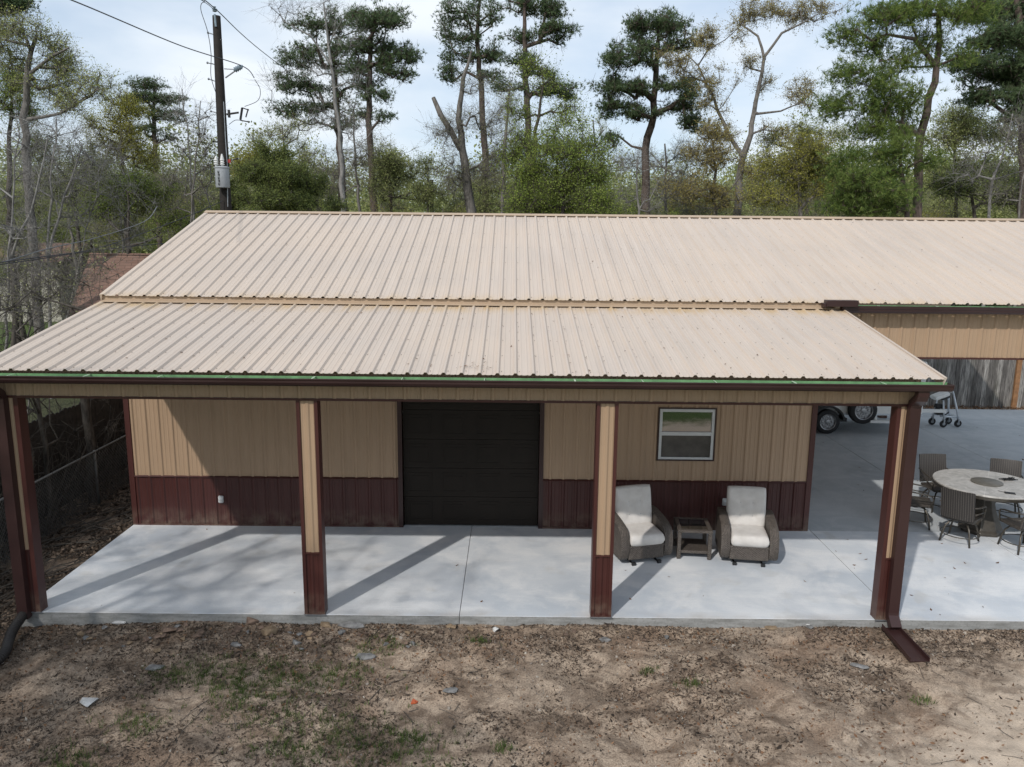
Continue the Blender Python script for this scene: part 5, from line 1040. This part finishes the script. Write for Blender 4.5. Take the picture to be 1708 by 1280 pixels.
# left of frame: large spring trees
tree('spring_tree', 'large tree with pale green new leaves, its crown filling the upper left', 19, [(60, 60, .07), (45, 110, .12), (40, 200, .16), (50, 350, .2)],
     [(40, 60, 44, 30, 26), (95, 90, 44, 34, 30), (30, 100, 40, 26, 18), (120, 130, 36, 24, 18), (70, 150, 50, 26, 22), (160, 150, 36, 26, 20), (130, 175, 40, 20, 16), (0, 60, 30, 40, 16)], 'spring',
     limbs=[[(42, 130, .07, 0), (85, 95, .045, -.3), (115, 80, .03, -.4)], [(42, 200, .07, 0), (100, 190, .045, -.3), (165, 150, .025, -.5)]])
tree('yellow_tree', 'bushy yellow green tree behind the large pale green one at far left', 24, [(20, 150, .06), (15, 250, .12), (15, 350, .15)], [(25, 140, 40, 20, 22), (10, 170, 50, 26, 26), (40, 190, 30, 16, 12), (-30, 140, 40, 30, 16)], 'yellow', lmat='leaf_green')
tree('olive_tree', 'olive yellow bushy tree left of the distant rounded pine', 27, [(200, 200, .06), (205, 280, .1), (210, 360, .13)], [(205, 185, 32, 20, 22), (180, 210, 40, 22, 24), (225, 225, 26, 20, 14), (190, 250, 50, 26, 30), (240, 270, 34, 24, 20)], 'yellow')
tree('green_tree', 'mid green bushy tree behind the bare brush at left', 26, [(120, 260, .05), (125, 330, .1)], [(80, 250, 50, 26, 30), (150, 280, 46, 30, 30), (100, 310, 60, 30, 34), (200, 310, 50, 30, 30), (240, 340, 50, 24, 24)], 'green', lmat='leaf_far')
tree('green_tree', 'yellow green bush glowing behind the cables right of the bare brush', 24, [(215, 320, .05), (215, 390, .08)], [(215, 320, 50, 26, 30), (270, 330, 40, 26, 24), (170, 350, 40, 24, 22), (290, 380, 40, 24, 16)], 'green')
tree('shrub_tree', 'large dense dark green shrub with a yellow green top right of the utility pole', 17.5, [(450, 300, .05), (455, 360, .09)],
     [(452, 270, 30, 12, 24, .3), (420, 290, 30, 16, 28, -.6), (485, 292, 34, 16, 34, -.4), (455, 305, 50, 16, 44, .8), (520, 315, 28, 18, 28, .2), (395, 320, 24, 20, 20, .4), (445, 335, 60, 18, 54, -.5), (510, 345, 44, 18, 36, -.2), (555, 345, 20, 12, 10, .6), (385, 350, 26, 14, 14, 0), (438, 252, 10, 12, 6, 0), (476, 262, 9, 14, 6, .3), (505, 290, 12, 14, 8, 0), (535, 305, 10, 14, 6, .2)], 'shrub')
tree('spring_tree', 'light yellow green tree peeking over the dense shrub', 22, [(440, 290, .05), (440, 350, .08)], [(430, 268, 36, 14, 26), (400, 280, 20, 16, 12), (465, 285, 30, 14, 14)], 'yellow')
tree('budding_tree', 'wispy tree with pale green buds right of the utility pole', 31, [(470, 210, .04), (480, 280, .08), (490, 350, .1)], [(455, 225, 34, 20, 16), (490, 245, 40, 24, 18), (430, 240, 26, 16, 8), (520, 270, 34, 24, 14), (500, 220, 30, 18, 8)], 'spring')
tree('bare_tree', 'tall bare whitish tree with fine branches in front of the left pine', 24, [(540, 5, .03), (552, 100, .07), (566, 220, .10), (572, 350, .13)],
     [(480, 20, 40, 26, 14), (545, 15, 30, 20, 9), (575, 60, 26, 30, 9), (520, 120, 36, 30, 10), (450, 150, 24, 24, 7), (590, 140, 26, 30, 9), (540, 200, 40, 30, 11), (600, 230, 26, 30, 8)], 'bare',
     limbs=[[(553, 110, .05, 0), (520, 60, .035, -.3), (470, 35, .02, -.5)]])
tree('bare_tree', 'bare grey tree between the two tall pines behind the ridge', 29, [(590, 180, .03), (592, 270, .06), (600, 350, .09)], [(585, 200, 30, 30, 12), (600, 270, 40, 40, 18), (560, 290, 36, 34, 14)], 'grey')
tree('olive_tree', 'olive green rounded tree right of the tall pine pair', 30, [(650, 280, .05), (652, 350, .09)], [(650, 265, 34, 20, 24), (680, 290, 32, 24, 22), (640, 310, 40, 28, 28), (700, 325, 34, 22, 20)], 'oliveg')
tree('budding_tree', 'grey green budding tree beside the small distant pole', 38, [(715, 280, .05), (715, 350, .08)], [(715, 275, 26, 14, 14), (690, 300, 30, 18, 14), (735, 315, 34, 28, 20)], 'oliveg', lmat='leaf_spring')
tree('green_tree', 'bright green tree with layered branches below the flat branched pine', 22, [(905, 140, .04), (895, 220, .08), (890, 290, .11), (888, 350, .13)],
     [(890, 115, 26, 12, 8), (905, 140, 30, 12, 8), (940, 185, 26, 10, 9), (870, 190, 30, 14, 9), (950, 205, 20, 8, 5), (890, 235, 40, 18, 16), (930, 250, 44, 20, 20), (860, 270, 34, 22, 16)], 'green', dens=.8)
tree('green_tree', 'dense fresh green thicket tree right of centre just above the ridge', 20, [(940, 290, .05), (940, 350, .08)], [(935, 255, 36, 12, 22, -.8), (970, 245, 26, 10, 12, .8), (900, 285, 40, 12, 26, .6), (955, 285, 44, 12, 26, -.5), (990, 300, 30, 14, 20, .9), (925, 315, 50, 14, 34, .2), (985, 335, 44, 16, 30, -.6), (875, 335, 40, 22, 26, 0), (930, 345, 50, 14, 30, .9), (1005, 275, 16, 10, 6, 0), (925, 222, 12, 20, 7, .3), (965, 215, 9, 20, 5, -.3), (890, 248, 16, 12, 7, .2), (1000, 250, 12, 16, 5, .2), (860, 300, 18, 18, 8, .4)], 'green', clus=.8)
tree('budding_tree', 'thin pale budding tree left of the rounded pine trunk', 40, [(990, 200, .04), (992, 260, .06), (995, 350, .1)], [(990, 210, 26, 20, 10), (1000, 240, 30, 24, 14), (975, 260, 24, 22, 10)], 'spring', dens=.7)
tree('bare_tree', 'pale bare brush around the base of the rounded pine', 24, [(1060, 270, .03), (1065, 350, .06)], [(1050, 280, 36, 24, 16), (1100, 290, 34, 26, 16), (1040, 325, 34, 22, 14), (1090, 335, 40, 20, 14)], 'bare')
tree('grey_tree', 'hazy grey brown bare tree behind the rounded pine trunk', 36, [(1110, 240, .05), (1110, 350, .1)], [(1090, 265, 34, 18, 20), (1130, 255, 34, 18, 20), (1030, 280, 34, 20, 20), (1110, 310, 60, 30, 40), (1160, 275, 30, 24, 16)], 'grey')
tree('olive_tree', 'olive leaved tree filling the space left of the forked oak trunk', 24, [(1190, 240, .05), (1195, 350, .1)], [(1190, 225, 34, 20, 20), (1160, 260, 34, 22, 20), (1205, 270, 34, 24, 20), (1150, 315, 44, 30, 30), (1200, 330, 36, 24, 22), (1250, 300, 30, 30, 16)], 'olive')
tree('olive_tree', 'yellow olive bushy tree between the forked oak and the bright pine boughs', 21, [(1330, 260, .06), (1335, 350, .1)], [(1340, 250, 44, 18, 32), (1300, 280, 44, 22, 32), (1370, 285, 36, 24, 28), (1330, 310, 60, 28, 44), (1290, 330, 40, 22, 24), (1390, 320, 30, 28, 18)], 'olive', lmat='leaf_yellow', dens=1.3)
tree('grey_tree', 'grey green twiggy tree rising above the yellow olive bush', 30, [(1340, 215, .04), (1345, 350, .1)], [(1340, 225, 44, 18, 22), (1400, 235, 34, 18, 16), (1290, 235, 30, 16, 12)], 'oliveg')
tree('olive_tree', 'hazy olive green tree behind the leaning pine trunk at right', 26, [(1590, 200, .05), (1595, 350, .1)], [(1590, 195, 34, 22, 22), (1620, 215, 40, 24, 26), (1580, 240, 40, 24, 24), (1660, 230, 40, 24, 26), (1600, 290, 60, 34, 40), (1680, 290, 50, 34, 30)], 'oliveg')
tree('bare_tree', 'pale branched bare tree at the right end of the roof ridge', 18, [(1690, 190, .02), (1672, 260, .04), (1655, 300, .055), (1650, 370, .07)], [(1640, 250, 40, 26, 9), (1700, 220, 34, 34, 9), (1610, 290, 36, 24, 8), (1690, 300, 40, 30, 9)], 'bare')
tree('bare_tree', 'light barked young tree crossing the right edge above the roof', 17, [(1720, 240, .02), (1706, 300, .035), (1702, 370, .05)], [(1690, 260, 34, 26, 6), (1720, 220, 34, 34, 7), (1680, 320, 30, 20, 5)], 'grey')
tree('olive_tree', 'dull olive tree low behind the roof at the right end', 22, [(1620, 300, .05), (1625, 370, .1)], [(1570, 315, 40, 24, 24), (1620, 320, 50, 26, 34), (1680, 325, 44, 26, 30)], 'oliveg', lmat='leaf_dark', dens=.6)
# bare brush at the left, nearer
lb = ['bare multi stemmed tree with pale stems at the far left edge', 'bare pale tree rising left of the brown shingle roof', 'slender bare tree in front of the brown shingle roof', 'tall thin bare sapling between distant pine and utility pole', 'bare sapling just left of the utility pole', 'tangled bare brush tree at the left below the cables']
tree('bare_tree', lb[0], 12.5, [(30, 190, .015), (22, 300, .03), (15, 420, .04), (10, 560, .05)], [(20, 230, 40, 50, 16), (60, 280, 40, 50, 16), (0, 330, 40, 60, 16), (50, 380, 50, 50, 14), (20, 460, 40, 50, 10)], 'bare', limbs=[[(15, 440, .04, 0), (60, 330, .03, -.2), (80, 230, .02, -.3)]])
tree('bare_tree', lb[1], 14.5, [(95, 200, .02), (85, 300, .035), (80, 420, .05), (82, 520, .065)], [(90, 230, 40, 46, 18), (130, 270, 36, 46, 16), (60, 300, 40, 46, 14), (110, 360, 46, 50, 14), (75, 430, 40, 50, 10)], 'bare', limbs=[[(81, 430, .05, 0), (105, 330, .035, .2), (140, 240, .02, .3)]])
tree('bare_tree', lb[2], 15.5, [(185, 240, .012), (150, 360, .02), (128, 460, .03), (110, 540, .035)], [(180, 270, 40, 36, 14), (150, 320, 40, 40, 12), (215, 330, 36, 30, 9), (190, 400, 30, 30, 7), (240, 400, 24, 20, 4)], 'bare')
tree('bare_tree', lb[3], 18, [(305, 150, .015), (315, 240, .03), (322, 350, .05)], [(305, 190, 18, 34, 8), (300, 260, 26, 34, 10), (325, 310, 26, 30, 9)], 'bare')
tree('bare_tree', lb[4], 17, [(335, 170, .015), (328, 260, .03), (318, 355, .045)], [(335, 220, 22, 34, 9), (350, 270, 26, 30, 9), (290, 320, 26, 30, 9), (345, 320, 20, 20, 6)], 'grey')
tree('bare_tree', lb[5], 11.5, [(75, 420, .01), (60, 500, .018), (45, 570, .025)], [(60, 450, 50, 30, 12), (120, 480, 34, 24, 8), (30, 510, 40, 30, 10), (100, 520, 30, 18, 6)], 'grey')
tree('bare_tree', 'dark bare tree trunk leaning behind the lower roof corner at left', 8, [(150, 440, .01), (80, 500, .018), (25, 560, .03), (-5, 640, .04)], [(110, 460, 40, 26, 9), (60, 490, 40, 26, 8), (170, 440, 24, 14, 4), (10, 520, 40, 30, 6)], 'grey', clus=1)
# trunks and vines in the side yard seen through the porch
SP['vine'] = dict(lm=None, bk='bark_dark', cs=.3, n=0, ls=.1, w=.5, tw=7, tl=.45, kind='leaf', flat=1, tip=.006)
def side_tree(label, x, y, h, r0, n, sd):
    base = Vector((x, y, -.15)); e = empty('bare_tree', base, 0, label, 'tree'); rr = np.random.default_rng(sd)
    TR = [([(x, y, -.15), (x + .05, y + .05, h * .4), (x - .1, y + .1, h * .75), (x + .1, y, h)], [r0 * 1.2, r0, r0 * .7, r0 * .3])]
    tree_mesh('t', tuple(base), TR, [(x - .25, y, h * .55, .65, 1.0, h * .42, n), (x - .6, y, h * .9, 1.3, 1.4, h * .22, n)], 'vine', sd, e)
side_tree('dark tree trunk beside the chain link fence, seen through the left bay', -8.2, 4.75, 3.7, .095, 26, 71)
side_tree('thicker dark trunk close behind the left post in the side yard', -8.25, 2.75, 3.5, .11, 28, 72)
side_tree('slim trunk standing between the two dark trunks of the side yard', -8.35, 3.5, 3.4, .05, 22, 73)
side_tree('bare vine covered trunk further back along the privacy fence', -8.3, 7.6, 3.9, .07, 34, 74)
# trees of the yard behind the viewer (their shadows fall on slab and dirt)
def back_tree(name, label, x, y, h, spec, blobs, r0, sd, dens=1.0):
    e = empty(name, (x, y, -.15), 0, label, 'tree')
    TR = [([(x, y, -.15), (x + .2, y, h * .4), (x - .1, y + .2, h * .8), (x, y, h)], [r0 * 1.2, r0, r0 * .6, r0 * .2])]
    tree_mesh('t', (x, y, -.15), TR, blobs, spec, sd, e, dens=dens)
back_tree('yard_tree', 'leafing tree in the yard to the left behind the viewer', -10.2, -8.6, 10, 'oliveg', [(-8.6, -8.3, 6.5, 2.4, 1.5, 1.4, 30), (-10, -8.8, 8.5, 2.4, 2.0, 1.6, 26), (-5.8, -9.2, 6.6, 1.7, 1.0, .7, 10), (-8.2, -7.0, 6.2, 2.0, 1.2, 1.2, 8)], .15, 81, dens=.8)
back_tree('bare_tree', 'tall bare tree in the yard behind the viewer', -9.4, -6.2, 9, 'grey', [(-8.4, -5.2, 7, 2.0, 1.4, 1.0, 30), (-5.6, -6.0, 7, 1.6, 1.2, .8, 8)], .11, 86, dens=1.2)
back_tree('shade_evergreen', 'unseen dense evergreen added to shade the left side yard', -12.2, -3.2, 9, 'shrub', [(-12.2, -3.2, 6, 1.9, 2.2, 2.0, 90), (-12.6, 1.2, 6.2, 2.0, 2.4, 2.0, 90)], .15, 84)  # out of view, put in for the shade it casts on the side yard
back_tree('bare_tree', 'second bare tree in the yard behind the viewer', -13.5, -9.5, 12, 'grey', [(-12.5, -9.5, 8.5, 3, 2.6, 2.6, 60), (-12, -7.5, 5, 2, 1.8, 1.5, 24)], .18, 82, dens=2.5)
back_tree('pine_tree', 'pine in the side yard to the left of the viewer', -15.5, -5.5, 14, 'pine', [(-15.5, -5.5, 11, 2.2, 2.2, 2.4, 60), (-14.5, -6, 7, 2, 2, 1.4, 24)], .2, 83)
# far wood
r = np.random.default_rng(99); B = []
for i in range(700):
    y = r.uniform(50, 95); x = r.uniform(-1.0, 1.0) * (y * .95 + 14); h = r.uniform(9.0, 14.0) + (y - 55) * .06 - 1.5 * (vn(np.array([x * .08]), np.array([3.3]))[0] > .0)
    B.append((x, y, h * .55, 3.0, h * .5))
LV = []; WV = []; WF = []; wo_ = 0
for (x, y, z, rx, rz) in B:
    n = 1500; u = unit(r.normal(0, 1, (n, 3))) * (r.random((n, 1)) ** .4); lump = 1 + .25 * np.sin(u[:, :1] * 5 + x) * np.cos(u[:, 2:] * 6 + y); c = np.array([x, y, z]) + u * [rx, rx, rz] * lump
    a = unit(r.normal(0, 1, (n, 3))); b = unit(np.cross(a, r.normal(0, 1, (n, 3)))); s = .25 * r.uniform(.5, 1.3, (n, 1)); LV.append(np.stack([c - a * s * .5, c - b * s * .33, c + a * s * .5, c + b * s * .33], 1).reshape(-1, 3))
LV = np.concatenate(LV); tag(npmesh('far_wood', LV, [np.arange(len(LV)).reshape(-1, 4)], M['leaf_far']), 'distant hazy spring woodland closing the view behind the trees', 'woodland', kind='stuff')
# middle distance trees, repeated
protos = []
for i, (spec, lm, h) in enumerate((('oliveg', None, 9.5), ('spring', 'leaf_grey', 10.5), ('yellow', 'leaf_far', 8.5), ('green', 'leaf_far', 8.5), ('oliveg', 'leaf_green', 10), ('spring', 'leaf_yellow', 9.0))):
    e = empty('woodland_tree', (0, 0, 0), 0, 'mid distance spring tree, one of many alike in the wood behind the building', 'tree', 'woodland trees behind the building'); rr = random.Random(i + 5)
    bl = [(rr.uniform(-1, 1), rr.uniform(-1, 1), h * rr.uniform(.45, .92), rr.uniform(1.2, 2.0), rr.uniform(1.2, 1.8), rr.uniform(.8, 1.4), 16) for k in range(7)]
    tree_mesh('t', (0, 0, 0), [([(0, 0, -.2), (.2, 0, h * .3), (-.1, .1, h * .6), (0, 0, h * .9)], [.16, .12, .07, .03])], bl, spec, 300 + i, e, lm, dens=1.0); protos.append(e)
k = 0
for row, (yy, st, nn) in enumerate(((28, 3.0, 15), (34, 2.9, 20), (41, 3.2, 24))):
    for j in range(nn):
        x = (j - nn / 2 + .5) * st + rnd.uniform(-1, 1) - (1.5 if row == 0 else 0); pr_ = protos[rnd.choice([0, 0, 1, 1, 2, 3, 4, 5])]; y = yy + rnd.uniform(-2.5, 2.5)
        if k < 6: pr_ = protos[k]; c = pr_
        else: c = copy_thing(pr_)
        c.location = (x, y, -.1); c.rotation_euler = (0, 0, rnd.uniform(0, 6.28)); s = rnd.uniform(.72, 1.0) * (.95, 1.05, 1.15)[row]; c.scale = (s, s, s * rnd.uniform(.85, 1.05)); k += 1
